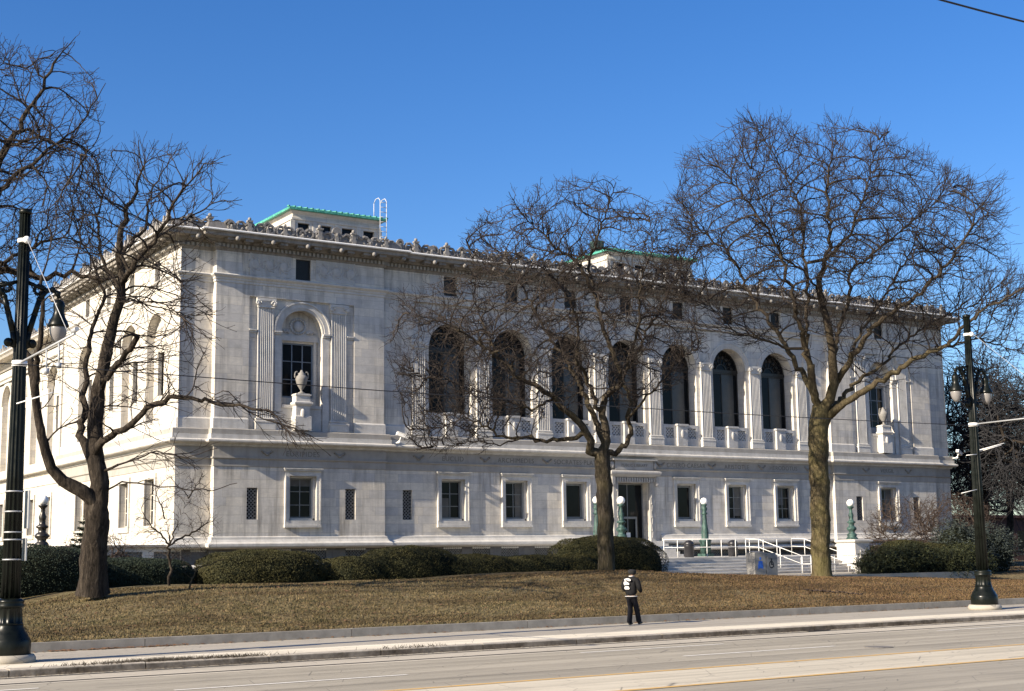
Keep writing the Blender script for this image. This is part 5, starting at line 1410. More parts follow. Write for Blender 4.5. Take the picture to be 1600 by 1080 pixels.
class Tree:
    def __init__(s, seed, D):
        s.rg = np.random.default_rng(seed); s.D = D; s.P = []; s.par = []; s.r = []
    def limb(s, pts, wob=.25):
        """pts: (x, y, z, r); joined to the nearest node of what is there"""
        R = resample(pts, s.D); prev = -1
        if s.P:
            A = np.array(s.P); d = ((A - R[0][:3]) ** 2).sum(1); prev = int(d.argmin())
            if d[prev] < (s.D * .6) ** 2: R = R[1:]
        for i, p in enumerate(R):
            q = p[:3].copy()
            if s.P and 0 < i < len(R) - 1: q += s.rg.normal(0, 1, 3) * (min(s.D * wob, max(.02, p[3] * .9)) if p[3] < .13 else .012)
            s.P.append(q); s.par.append(prev); s.r.append(p[3]); prev = len(s.P) - 1
    def colonize(s, A, di, dk, iters=90, jit=.38, trop=(0, 0, .05), inert=.3):
        P = [p for p in s.P]; par = list(s.par); nch = [0] * len(P)
        for q in par:
            if q >= 0: nch[q] += 1
        A = np.array(A); alive = np.ones(len(A), bool); dist = np.full(len(A), 1e9); near = np.zeros(len(A), int)
        def upd(i0):
            B = np.array(P[i0:]);
            for c0 in range(0, len(B), 400):
                Bc = B[c0:c0 + 400]; ia = np.nonzero(alive)[0]
                if len(ia) == 0: return
                d = ((A[ia][:, None, :] - Bc[None]) ** 2).sum(2); j = d.argmin(1); dm = np.sqrt(d[np.arange(len(ia)), j]); u = dm < dist[ia]
                dist[ia[u]] = dm[u]; near[ia[u]] = j[u] + i0 + c0
            alive[dist < dk] = False
        upd(0)
        for it in range(iters):
            ia = np.nonzero(alive & (dist < di))[0]
            if len(ia) == 0: break
            nn = near[ia]; uq, inv = np.unique(nn, return_inverse=True)
            PP = np.array(P); v = A[ia] - PP[nn]; v /= np.linalg.norm(v, axis=1)[:, None] + 1e-9
            S = np.zeros((len(uq), 3)); np.add.at(S, inv, v)
            S /= np.linalg.norm(S, axis=1)[:, None] + 1e-9
            pa = np.array(par)[uq]; DI = PP[uq] - PP[np.where(pa < 0, uq, pa)]; DI /= np.linalg.norm(DI, axis=1)[:, None] + 1e-9
            S += s.rg.normal(0, jit, S.shape) + np.array(trop) + inert * DI; S /= np.linalg.norm(S, axis=1)[:, None]
            n0 = len(P)
            for k, q in enumerate(uq):
                if nch[q] >= 4:
                    alive[ia[inv == k]] = False; continue
                P.append(PP[q] + S[k] * s.D * s.rg.uniform(.8, 1.15)); par.append(int(q)); nch[q] += 1; nch.append(0)
            if len(P) == n0: break
            upd(n0)
        s.r += [0.0] * (len(P) - len(s.P)); s.P = P; s.par = par
    def shoots(s, prob, lmin, lmax, nseg=2, maxr=.03, ang=1.0):
        n = len(s.P); P = s.P; rad_ = s.radii(.008, 2.4)
        for i in range(1, n):
            if rad_[i] > maxr or s.par[i] < 0 or s.rg.uniform() > prob: continue
            d = P[i] - P[s.par[i]]; d /= np.linalg.norm(d) + 1e-9; prev = i; p = P[i]
            d = d + s.rg.normal(0, ang * .6, 3); d /= np.linalg.norm(d)
            for k in range(nseg):
                d2 = d + s.rg.normal(0, .35, 3); d2 /= np.linalg.norm(d2); p = p + d2 * s.rg.uniform(lmin, lmax)
                s.P.append(p); s.par.append(prev); s.r.append(0.0); prev = len(s.P) - 1
    def sprout(s, prob, nseg, seg, ang, wob, trop, poly=None, i0=0, minr=.075, taper=.85, centre=None):
        """side branches in the flow of their parent branch; returns the index of the first new node"""
        n = len(s.P); R = s.radii(.008, 2.4); start = n; poly = None if poly is None else np.array(poly, float)
        nch = np.zeros(n, int)
        for q in s.par:
            if q >= 0: nch[q] += 1
        trop = np.array(trop)
        for i in range(max(1, i0), n):
            p_ = s.par[i]
            if p_ < 0 or R[i] > minr or s.rg.uniform() > prob: continue
            d = s.P[i] - s.P[p_]; d /= np.linalg.norm(d) + 1e-9
            a = np.cross(d, s.rg.normal(0, 1, 3)); a /= np.linalg.norm(a) + 1e-9
            th = ang * s.rg.uniform(.6, 1.3); d = d * math.cos(th) + a * math.sin(th)
            if nch[i] == 0: d = s.P[i] - s.P[p_]; d /= np.linalg.norm(d) + 1e-9
            prev = i; p = s.P[i]; L = seg * s.rg.uniform(.7, 1.25)
            for k in range(s.rg.integers(nseg[0], nseg[1] + 1)):
                d = d + s.rg.normal(0, wob, 3) + trop
                if centre is not None:
                    o = p - centre; d = d + .10 * o / (np.linalg.norm(o) + 1e-9)
                d /= np.linalg.norm(d); q = p + d * L
                if poly is not None:
                    v = q - CAM_P; w_ = v @ CAM_F; x = 800 + FPX * (v @ CAM_R) / w_; y = 540 - FPX * (v @ CAM_U) / w_
                    xa, ya = poly[:, 0], poly[:, 1]; xb, yb = np.roll(xa, -1), np.roll(ya, -1)
                    c = ((ya > y) != (yb > y)) & (x < (xb - xa) * (y - ya) / (yb - ya + 1e-12) + xa)
                    if c.sum() % 2 == 0 and s.rg.uniform() < .55: break
                s.P.append(q); s.par.append(prev); s.r.append(0.0); prev = len(s.P) - 1; p = q; L *= taper
        return start
    def radii(s, tip, e):
        n = len(s.P); acc = np.zeros(n); R = np.zeros(n); given = np.array(s.r)
        for i in range(n - 1, -1, -1):
            r = max(tip, acc[i] ** (1 / e)) if acc[i] > 0 else tip
            if given[i] > 0: r = given[i] if given[i] > .02 else max(r, given[i])
            R[i] = r; q = s.par[i]
            if q >= 0:
                r_ = min(r, .10) if given[i] > 0 else r
                acc[q] += r_ ** e
        for i in range(n):        # a child is never thicker than its parent
            q = s.par[i]
            if q >= 0 and given[i] == 0: R[i] = min(R[i], R[q] * .92)
        return R
    def build(s, t, bark, twig, tip=.009, e=2.35, thick=.045, flare=1.5):
        P = np.array(s.P); par = np.array(s.par); R = s.radii(tip, e); n = len(P)
        par0 = np.where(par < 0, 0, par)
        d = P - P[par0]; d[par < 0] = (0, 0, 1); L = np.linalg.norm(d, axis=1)[:, None]; d = d / (L + 1e-9); d[L[:, 0] < 1e-6] = (0, 0, 1)
        ref = np.where(np.abs(d[:, 2:3]) > .9, np.array([[1.0, 0, 0]]), np.array([[0, 0, 1.0]]))
        a = np.cross(d, ref); a /= np.linalg.norm(a, axis=1)[:, None]; b = np.cross(d, a)
        thin = np.nonzero((par >= 0) & (R < thick))[0]
        # thin segments: three-sided prisms
        k = 3; ang = 2 * math.pi * np.arange(k) / k; q = par[thin]
        ca, sa = np.cos(ang)[None, :, None], np.sin(ang)[None, :, None]
        r1 = np.minimum(R[q], R[thin] * 1.25)[:, None, None]; r2 = R[thin][:, None, None]; A_ = a[thin][:, None, :]; B_ = b[thin][:, None, :]
        ext = d[thin][:, None, :] * (r2 * .6)
        V1 = P[q][:, None, :] + (A_ * ca + B_ * sa) * r1; V2 = P[thin][:, None, :] + (A_ * ca + B_ * sa) * r2 + ext
        V = np.concatenate([V1, V2], 1).reshape(-1, 3); base = np.arange(len(thin))[:, None] * 6
        F = np.concatenate([base + np.array([i, (i + 1) % 3, 3 + (i + 1) % 3, 3 + i]) for i in range(3)], 0)
        o_ = np.array(org(t)); me = npmesh('twigs', V - o_, F); me.polygons.foreach_set('use_smooth', [True] * len(me.polygons)); link('crown', me, twig, t)
        # thick chains: continuous tubes
        ch = [[] for _ in range(n)]
        for i in range(n):
            if par[i] >= 0: ch[par[i]].append(i)
        mb = MB(); K = 14; used = set()
        def ring_(c, a_, b_, r, ph, z0):
            out = []
            for i in range(K):
                th = 2 * math.pi * i / K
                rr = r * (1 + .07 * math.sin(3 * th + ph) + .05 * math.sin(5 * th + 2.1 * ph))
                if z0 < 1.2 and r > .2: rr *= 1 + (flare - 1) * math.exp(-z0 * 3.2) * (.75 + .45 * math.sin(4 * th + 1))
                out.append(tuple(c + a_ * math.cos(th) * rr + b_ * math.sin(th) * rr))
            return out
        roots = [i for i in range(n) if par[i] < 0]
        stack = [(i, None) for i in roots]; z_base = P[0][2]
        while stack:
            i, st = stack.pop()
            chain = ([st] if st is not None else []) + [i]
            while True:
                c = [j for j in ch[chain[-1]] if R[j] >= thick * .8]
                if not c: break
                c.sort(key=lambda j: -R[j] * (1.2 + float(np.dot(d[j], d[chain[-1]]))))
                for j in c[1:]: stack.append((j, chain[-1]))
                chain.append(c[0])
            if len(chain) < 2: continue
            b0 = len(mb.v); A0 = None
            for kx, j in enumerate(chain):
                dd_ = d[chain[1]] if (kx == 0) else d[j] + (d[chain[kx + 1]] if kx + 1 < len(chain) else 0)
                dd_ = dd_ / np.linalg.norm(dd_)
                if A0 is None: A0 = np.cross(dd_, [0.31, .17, .93] if abs(dd_[2]) < .8 else [1.0, .1, 0])
                A0 = A0 - dd_ * np.dot(A0, dd_); A0 /= np.linalg.norm(A0); B0 = np.cross(dd_, A0)
                r_ = R[j]
                if kx == 0 and st is not None: r_ = min(R[j], R[chain[1]] * 1.15)
                mb.v += ring_(P[j], A0, B0, r_, kx * .9 + i, P[j][2] - z_base)
            m = len(chain)
            for kx in range(m - 1):
                for u in range(K):
                    w_ = (u + 1) % K; mb.f.append((b0 + kx * K + u, b0 + kx * K + w_, b0 + (kx + 1) * K + w_, b0 + (kx + 1) * K + u)); mb.sm.append(True)
            mb.f.append(tuple(b0 + (m - 1) * K + u for u in range(K))); mb.sm.append(False)
        mb.build('trunk', bark, t, recalc=False)

def px_attr(rg, poly, n, dep, half, dens=None):
    """attractors: inside an outline at depth dep, with a lens-shaped thickness"""
    poly = np.array(poly, float); x0, y0 = poly.min(0); x1, y1 = poly.max(0); out = []
    E0 = poly; E1 = np.roll(poly, -1, 0); md = min(x1 - x0, y1 - y0) * .42
    while len(out) < n:
        q = rg.uniform((x0, y0), (x1, y1), (4000, 2))
        ins = np.zeros(len(q), bool)
        for (xa, ya), (xb, yb) in zip(E0, E1):
            c = ((ya > q[:, 1]) != (yb > q[:, 1])) & (q[:, 0] < (xb - xa) * (q[:, 1] - ya) / (yb - ya + 1e-12) + xa); ins ^= c
        q = q[ins]
        ph = poly[:, 0].mean(); cl = np.sin(q[:, 0] / 23 + ph) * np.sin(q[:, 1] / 19 + 1.7 * ph) + np.sin(q[:, 0] / 11 + q[:, 1] / 13 + ph) * .6; q = q[rg.uniform(0, 1, len(q)) < np.clip(.72 + .42 * cl, .12, 1)]
        if dens is not None: q = q[rg.uniform(0, 1, len(q)) < dens(q[:, 0], q[:, 1])]
        dm = np.full(len(q), 1e9)
        for a, b in zip(E0, E1):
            ab = b - a; tt = np.clip(((q - a) @ ab) / (ab @ ab), 0, 1); dm = np.minimum(dm, np.linalg.norm(q - (a + tt[:, None] * ab), axis=1))
        e_ = np.clip(dm / md, 0, 1); h = half * np.sqrt(np.clip(e_ * (2 - e_), 0, 1)) + .3
        dd_ = dep + rg.uniform(-1, 1, len(q)) * h
        for (x, y), z in zip(q, dd_): out.append(atd(x, y, z))
    return np.array(out[:n])
def LB(dep, pts, r0, r1, dz=0.0, bow=1.0):
    """limb through photo points at view depth dep, drifting dz nearer (-) or farther (+) towards its tip"""
    out = []; n = len(pts)
    for i, (x, y) in enumerate(pts):
        t = i / (n - 1); r = r0 + (r1 - r0) * t ** .8; out.append((*atd(x, y, dep + dz * t ** bow), r))
    return out
# ---- tree by the right lamp post (mossy trunk in front of the steps)
T = Tree(31, .25); d0 = 63.8
T.limb(LB(d0, [(1285, 905), (1283, 870), (1282, 820), (1281, 770), (1279, 720), (1278, 685), (1281, 655), (1284, 640)], .42, .46))
T.limb(LB(d0, [(1284, 640), (1297, 625), (1303, 600), (1301, 551), (1294, 509), (1283, 468), (1279, 440), (1285, 410), (1300, 381), (1294, 320), (1293, 280), (1302, 232)], .27, .03, -2.5))
T.limb(LB(d0, [(1283, 640), (1268, 610), (1254, 585), (1230, 545), (1212, 518), (1196, 495), (1167, 452), (1137, 390), (1098, 365), (1062, 315)], .17, .025, 4))
T.limb(LB(d0, [(1283, 640), (1273, 625), (1269, 600), (1267, 570)], .19, .17, -.6))
T.limb(LB(d0, [(1273, 620), (1266, 570), (1253, 523), (1244, 490), (1235, 450), (1217, 385), (1184, 338), (1130, 265), (1086, 248)], .16, .02, -4.5))
T.limb(LB(d0, [(1304, 600), (1316, 582), (1333, 557), (1361, 515), (1394, 488), (1444, 454), (1480, 413), (1513, 367), (1526, 330), (1562, 287)], .17, .02, -4))
T.limb(LB(d0, [(1290, 655), (1306, 640), (1320, 630), (1356, 607), (1394, 582), (1431, 562), (1472, 544), (1503, 515), (1539, 482), (1589, 457), (1625, 440)], .20, .03, -5))
T.limb(LB(d0, [(1300, 640), (1313, 625), (1333, 603), (1367, 578), (1400, 545), (1452, 505), (1500, 482), (1560, 470)], .13, .02, 5))
T.limb(LB(d0, [(1262, 550), (1259, 500), (1263, 445), (1254, 385), (1257, 345), (1242, 305), (1215, 250), (1182, 200), (1172, 180)], .10, .015, 1))
T.limb(LB(d0, [(1302, 555), (1312, 510), (1326, 465), (1329, 424), (1365, 395), (1405, 362), (1450, 325), (1500, 285)], .12, .015, 3))
T.limb(LB(d0, [(1292, 405), (1329, 365), (1350, 305), (1366, 244), (1378, 212)], .09, .015, -1))
T.limb(LB(d0, [(1333, 557), (1345, 520), (1390, 450), (1425, 390), (1440, 330), (1480, 265)], .08, .015, 5))
T.limb(LB(d0, [(1472, 544), (1530, 530), (1580, 545), (1620, 560)], .05, .015, -2))
T.limb(LB(d0, [(1230, 545), (1190, 530), (1150, 520), (1110, 480), (1070, 460)], .06, .015, -3))
T.limb(LB(d0, [(1290, 470), (1250, 420), (1220, 400), (1200, 330), (1150, 215)], .06, .015, -5))
poly3 = [(1160, 168), (1185, 182), (1230, 180), (1270, 205), (1295, 172), (1320, 195), (1345, 192), (1385, 200), (1420, 222), (1450, 235), (1475, 255), (1500, 265), (1530, 290), (1570, 272), (1566, 310), (1588, 345), (1565, 360), (1590, 420), (1640, 430), (1650, 470), (1620, 560), (1560, 590), (1500, 575), (1460, 600), (1420, 590), (1380, 620), (1340, 600), (1300, 600), (1250, 590), (1210, 610), (1180, 570), (1130, 550), (1080, 520), (1030, 480), (1045, 440), (1020, 400), (1050, 370), (1040, 310), (1062, 300), (1058, 262), (1070, 235), (1100, 228), (1140, 215), (1150, 190)]
def dens3(x, y): return np.clip(1.0 - np.clip((y - 440) / 150, 0, .78), .15, 1) * np.where((x > 1150) & (x < 1480) & (y < 380), 1, .85)
C3 = atd(1290, 640, d0)
T.colonize(px_attr(T.rg, poly3, 3200, d0, 5.5, dens3), 5, .72, 120, .10, (0, 0, .06), .9)
k = T.sprout(.75, (4, 7), .24, .62, .13, (0, 0, .05), poly3, 0, .07, .95, C3)
k = T.sprout(.85, (3, 5), .18, .65, .16, (0, 0, .04), poly3, k, .07, .9, C3)
t3 = thing('bare_tree', tuple(T.P[0]), 'wide spreading bare tree with yellow-green mossy trunk in front of the steps', 'tree', 'large bare trees on the library lawn')
T.build(t3, M['bark_moss'], M['twig'], .0078, 2.25, .05, 1.35)

# ---- middle tree with dense zigzag crown
T = Tree(22, .22); d0 = 59.6
T.limb(LB(d0, [(948, 898), (947, 870), (946, 820), (944, 775), (943, 735), (940, 710)], .36, .33))
T.limb(LB(d0, [(938, 708), (920, 706), (924, 689), (911, 667), (889, 645), (864, 622), (836, 600), (806, 587), (781, 559), (764, 545), (725, 520), (680, 500), (640, 490)], .21, .02, -2.5))
T.limb(LB(d0, [(915, 676), (900, 684), (878, 687), (844, 690), (822, 684), (778, 681), (755, 664), (725, 652), (690, 668), (640, 672)], .12, .015, 2.5))
T.limb(LB(d0, [(822, 684), (780, 695), (740, 690), (700, 695), (660, 700)], .045, .012, -1))
T.limb(LB(d0, [(940, 708), (948, 690), (946, 668), (940, 648), (945, 620), (969, 600), (969, 575), (952, 535), (935, 490), (928, 455), (921, 412), (940, 357), (953, 310), (962, 285)], .21, .02, .5))
T.limb(LB(d0, [(943, 690), (930, 655), (916, 620), (896, 582), (872, 545), (842, 500), (820, 450), (790, 400), (760, 380)], .15, .015, 3.5))
T.limb(LB(d0, [(945, 706), (962, 708), (978, 694), (986, 676), (982, 653), (983, 620), (973, 590), (994, 557), (1010, 520), (1032, 480), (1058, 430), (1075, 380), (1082, 345)], .14, .015, 2))
T.limb(LB(d0, [(928, 455), (905, 412), (869, 386), (842, 360), (815, 335), (795, 300)], .08, .015, -2))
T.limb(LB(d0, [(935, 640), (920, 600), (900, 560), (905, 500), (880, 450), (850, 420), (800, 395)], .10, .015, -4))
T.limb(LB(d0, [(781, 559), (760, 520), (740, 470), (745, 420), (730, 380)], .06, .012, 0))
T.limb(LB(d0, [(969, 600), (985, 560), (1000, 500), (1000, 440), (1020, 390), (1015, 340)], .09, .015, -3.5))
T.limb(LB(d0, [(982, 653), (1010, 620), (1040, 590), (1060, 560), (1090, 545)], .06, .012, -2))
T.limb(LB(d0, [(864, 622), (830, 640), (790, 625), (740, 610), (690, 590), (640, 580)], .06, .012, -3))
poly2 = [(845, 285), (875, 280), (882, 268), (905, 275), (930, 268), (950, 285), (972, 280), (985, 300), (975, 330), (1000, 315), (1035, 312), (1060, 330), (1085, 350), (1100, 390), (1110, 440), (1090, 480), (1105, 520), (1110, 560), (1080, 580), (1060, 620), (1020, 610), (990, 650), (960, 640), (920, 640), (880, 650), (850, 660), (800, 670), (760, 710), (700, 712), (650, 705), (625, 690), (650, 660), (640, 640), (610, 620), (620, 590), (600, 560), (602, 520), (620, 490), (605, 460), (640, 440), (665, 450), (690, 430), (720, 420), (718, 370), (740, 350), (760, 325), (800, 330), (795, 290), (820, 292)]
def dens2(x, y):
    d = np.where((y > 430) & (y < 640) & (x > 700) & (x < 1050), 1.0, .62)
    return np.where(y > 640, .5, d) * np.where(y < 330, .8, 1)
C2 = atd(940, 700, d0)
T.colonize(px_attr(T.rg, poly2, 3000, d0, 4.6, dens2), 4.5, .62, 120, .20, (0, 0, .0), .6)
k = T.sprout(.80, (4, 6), .20, .85, .26, (0, 0, .02), poly2, 0, .07, .93, C2)
k = T.sprout(1.0, (2, 4), .15, .9, .34, (0, 0, .01), poly2, k, .07, .9, C2)
t2 = thing('bare_tree', tuple(T.P[0]), 'dense bare tree with crooked twigs and straight ridged trunk behind the walking person', 'tree', 'large bare trees on the library lawn')
T.build(t2, M['bark_mid'], M['twig'], .0078, 2.25, .05, 1.35)

# ---- left tree with forked trunk
T = Tree(47, .26); d0 = 43.9
T.limb(LB(d0, [(144, 928), (146, 900), (148, 850), (151, 815), (151, 790)], .45, .36))
T.limb(LB(d0, [(151, 795), (140, 776), (128, 767), (100, 752), (80, 733), (68, 694), (58, 644), (53, 600), (62, 565), (66, 500), (66, 430)], .27, .05, -1.5))
T.limb(LB(d0, [(54, 600), (46, 560), (30, 522), (8, 480), (-25, 440)], .14, .03, 1.5))
T.limb(LB(d0, [(153, 795), (156, 755), (149, 711), (148, 655), (153, 610), (160, 580), (172, 524), (183, 485), (192, 447), (189, 400), (190, 355), (200, 325), (211, 297), (222, 262), (216, 220)], .33, .015, 1))
T.limb(LB(d0, [(192, 440), (205, 420), (222, 398), (256, 356), (272, 317), (300, 280), (319, 256), (348, 254)], .10, .012, -2))
T.limb(LB(d0, [(222, 398), (260, 362), (300, 338), (342, 315), (378, 312)], .05, .012, 2))
T.limb(LB(d0, [(150, 735), (139, 711), (125, 683), (131, 650), (135, 600), (134, 560), (142, 510), (165, 465), (150, 420), (120, 360), (110, 300)], .16, .015, 3))
T.limb(LB(d0, [(147, 706), (160, 690), (178, 681), (211, 653), (244, 630), (275, 621), (333, 628), (375, 633), (419, 641), (445, 667), (464, 695)], .14, .014, -2.5))
T.limb(LB(d0, [(375, 633), (400, 650), (430, 660), (470, 675), (505, 690)], .03, .012, 0))
T.limb(LB(d0, [(160, 605), (175, 578), (195, 553), (214, 528)], .10, .085, -1.5))
T.limb(LB(d0, [(194, 430), (233, 402), (258, 419), (283, 442), (320, 478)], .04, .012, -2.5))
T.limb(LB(d0, [(185, 472), (215, 468), (258, 475), (290, 500), (325, 520)], .04, .012, -3.5))
T.limb(LB(d0, [(165, 735), (195, 722), (245, 705), (290, 715), (340, 700)], .045, .012, -1.5))
T.limb(LB(d0, [(168, 765), (190, 752), (250, 760), (330, 768), (370, 755)], .04, .012, -1))
T.limb(LB(d0, [(186, 460), (160, 400), (150, 340), (165, 290), (150, 250)], .07, .012, 2.5))
T.limb(LB(d0, [(190, 400), (230, 350), (235, 300), (260, 260), (280, 225)], .06, .012, 3))
T.limb(LB(d0, [(68, 694), (90, 670), (120, 660), (150, 640)], .04, .012, 2))
polyL = [(215, 212), (240, 222), (265, 225), (290, 222), (300, 245), (330, 245), (352, 256), (345, 285), (375, 310), (350, 340), (340, 380), (300, 400), (330, 470), (345, 520), (320, 560), (280, 600), (330, 610), (400, 625), (480, 665), (505, 700), (440, 705), (380, 660), (300, 650), (260, 680), (330, 690), (360, 730), (260, 740), (200, 730), (170, 700), (120, 690), (80, 680), (60, 560), (60, 470), (80, 420), (60, 340), (90, 290), (130, 240), (180, 230)]
def densL(x, y): return np.where((y > 320) & (y < 560) & (x < 260), 1.0, np.where(y > 600, .30, .6))
T.colonize(px_attr(T.rg, polyL, 500, d0, 3.6, densL), 5, 1.0, 110, .12, (0, 0, .05), .8)
CL = atd(165, 560, d0)
T.colonize(px_attr(T.rg, polyL, 900, d0, 3.6, densL), 3, .7, 80, .12, (0, 0, .05), .8)
k = T.sprout(.6, (4, 7), .20, .6, .12, (0, 0, .03), polyL, 0, .06, .96, CL)
k = T.sprout(.65, (3, 5), .16, .65, .15, (0, 0, .02), polyL, k, .06, .92, CL)
t1 = thing('bare_tree', tuple(T.P[0]), 'bare tree with thick forked trunk in front of the sunlit side wall', 'tree', 'large bare trees on the library lawn')
T.build(t1, M['bark_dark'], M['twig'], .008, 2.3, .045, 1.3)

# ---- tree beyond the left edge whose crown reaches in
T = Tree(53, .27); d0 = 46.0
T.limb(LB(d0, [(-150, 935), (-148, 850), (-150, 760), (-140, 680), (-130, 600)], .48, .36))
T.limb(LB(d0, [(-130, 600), (-95, 520), (-60, 440), (-25, 350), (-10, 270), (30, 200), (60, 150), (90, 90), (118, 58)], .24, .014, 1))
T.limb(LB(d0, [(-95, 520), (-60, 450), (-20, 425), (20, 422), (60, 428), (111, 431), (160, 437), (200, 432)], .20, .03, -1))
T.limb(LB(d0, [(-20, 425), (20, 400), (55, 385), (85, 371), (112, 372), (145, 392)], .08, .015, 1))
T.limb(LB(d0, [(-25, 350), (5, 290), (50, 255), (90, 225), (130, 190), (165, 130)], .10, .012, -2))
T.limb(LB(d0, [(-10, 270), (20, 225), (60, 215), (110, 235), (150, 250)], .07, .012, -3))
T.limb(LB(d0, [(-60, 440), (-90, 350), (-110, 250), (-120, 150), (-110, 80)], .15, .015, 2))
T.limb(LB(d0, [(-130, 600), (-170, 500), (-220, 400), (-260, 300)], .18, .02, 0))
T.limb(LB(d0, [(-30, 120), (5, 100), (40, 105), (60, 92)], .03, .012, 0))
polyA = [(12, 55), (40, 75), (55, 58), (75, 85), (125, 52), (110, 85), (80, 110), (110, 112), (140, 110), (170, 120), (150, 150), (165, 190), (150, 230), (175, 260), (160, 330), (130, 400), (80, 400), (60, 470), (0, 500), (-60, 480), (-120, 500), (-220, 470), (-280, 380), (-270, 260), (-200, 140), (-100, 60), (-30, 60)]
def densA(x, y): return np.where(y > 190, 1.0, .45)
T.colonize(px_attr(T.rg, polyA, 700, d0, 4.0, densA), 5, .9, 110, .2, (0, 0, .0), .6)
CA = atd(-130, 560, d0)
T.colonize(px_attr(T.rg, polyA, 1700, d0, 4.0, densA), 3, .6, 90, .16, (0, 0, .0), .6)
k = T.sprout(.75, (4, 7), .19, .75, .22, (0, 0, .01), polyA, 0, .06, .95, CA)
k = T.sprout(.85, (2, 5), .15, .8, .28, (0, 0, .0), polyA, k, .06, .9, CA)
tA = thing('bare_tree', tuple(T.P[0]), 'bare tree rooted outside the left edge with branches reaching past the pole', 'tree', 'large bare trees on the library lawn')
T.build(tA, M['bark_dark'], M['twig'], .008, 2.3, .045, 1.3)

# ---- sapling, broken shoot, fallen branch
T = Tree(61, .14); d0 = 49.5
T.limb(LB(d0, [(264, 915), (264, 890), (265, 860), (266, 848)], .055, .045))
T.limb(LB(d0, [(266, 850), (262, 825), (255, 800), (245, 775)], .03, .008, .6))
T.limb(LB(d0, [(266, 850), (274, 825), (285, 800), (300, 770), (318, 745)], .03, .008, -.6))
T.limb(LB(d0, [(266, 852), (250, 835), (235, 820), (222, 800)], .02, .008, -.4))
T.limb(LB(d0, [(266, 852), (285, 840), (305, 830), (325, 815)], .02, .008, .4))
polyS = [(228, 770), (245, 745), (270, 740), (300, 730), (325, 740), (335, 780), (345, 830), (330, 870), (290, 880), (255, 880), (215, 870), (205, 830), (212, 790)]
T.colonize(px_attr(T.rg, polyS, 500, d0, 1.2), 1.8, .2, 90, .12, (0, 0, .08), .8); T.sprout(.8, (2, 5), .13, .6, .12, (0, 0, .06), polyS, 0, .03, .95, atd(265, 900, d0))
ts = thing('young_tree', tuple(T.P[0]), 'thin bare sapling in front of the building corner', 'tree')
T.build(ts, M['bark_dark'], M['twig'], .004, 2.2, .03, 1.0)
T = Tree(62, .12); d0 = 46.0
T.limb(LB(d0, [(296, 924), (298, 908), (304, 895), (312, 886), (330, 882), (352, 873)], .035, .01), .4)
T.limb(LB(d0, [(298, 904), (291, 898), (286, 893)], .012, .006), .4)
T.limb(LB(d0, [(322, 884), (326, 874), (331, 868)], .010, .006), .4)
ts = thing('leaning_sapling', tuple(T.P[0]), 'single crooked bare stem leaning right in front of the left dome bush', 'sapling')
T.build(ts, M['bark_mid'], M['twig'], .006, 2.3, .009, 1.0)
mb = MB(); rk = random.Random(3); p = Vector((38.6, 39.3, 0)); pts = []
for i in range(14):
    q = (p.x + i * .155, p.y - i * .085 + rk.uniform(-.04, .04)); pts.append(Vector((q[0], q[1], float(zlawn(*q)) + .05 + rk.uniform(0, .05))))
for a, b in zip(pts[:-1], pts[1:]): mb.bar(a, b, .024, 6)
for i in range(26):
    a = pts[rk.randrange(0, 9)]; mb.bar(a, a + Vector((rk.uniform(-.35, .25), rk.uniform(-.25, .25), rk.uniform(0, .18))), .010, 5, .004)
tag(mb.build('fallen_branch', M['twig_red']), 'fallen dead branch lying on the right part of the lawn', 'branch')

# ---- shrubs and distant trees at the right, planting at the left
def bare_shrub(x, y, z, w, h, label, seed, mat, name='bare_shrub', n=650, cat='shrub', D=.22):
    T = Tree(seed, D)
    for k in range(6):
        a = T.rg.uniform(0, 6.28); p0 = np.array([x + math.cos(a) * w * .12, y + math.sin(a) * w * .12, z]); p1 = np.array([x + math.cos(a) * w * .6, y + math.sin(a) * w * .6, z + h * .6])
        T.limb([(*p0, .03), (*((p0 + p1) / 2 + [0, 0, h * .1]), .022), (*p1, .012)])
    u = T.rg.normal(0, 1, (n, 3)); u /= np.linalg.norm(u, axis=1)[:, None]; u *= T.rg.uniform(.3, 1, n)[:, None] ** .5
    A = np.array([x, y, z + h * .55]) + u * np.array([w, w * .8, h * .5])
    T.colonize(A, 1.6, D * 1.0, 70, .3, (0, 0, .05)); T.shoots(.7, .1, .25, 2, .03, .9)
    t = thing(name, (x, y, z), label, cat); T.build(t, mat, mat, .008, 2.3, .05, 1.0)
bare_shrub(70.5, 62.5, .2, 3.0, 5.2, 'tangled bare reddish shrub against the right corner of the building', 71, M['twig_red'], n=4200)
bare_shrub(77.0, 64, .2, 3.6, 5.6, 'pale brown bare shrub right of the right lamp pole', 72, M['twig_red'], n=4200)
bare_shrub(17.8, 60, 1.0, 1.5, 2.3, 'small reddish bare shrub just left of the forked trunk', 73, M['twig_red'], n=380)
bare_shrub(14.6, 59.5, .9, 1.5, 1.9, 'small brown bare shrub behind the dark hedge by the far left lamp', 74, M['twig_red'], n=380)
bare_shrub(19.6, 67.5, 1.3, 2.0, 2.3, 'low dry shrub growing above the areaway wall', 75, M['twig_red'], n=450)
spruce(16.85, 59.0, .9, 3.55, 1.25, 'small dark spruce with bare tip beside the far left lamp', 81, M['spruce_shaded_hedge'])
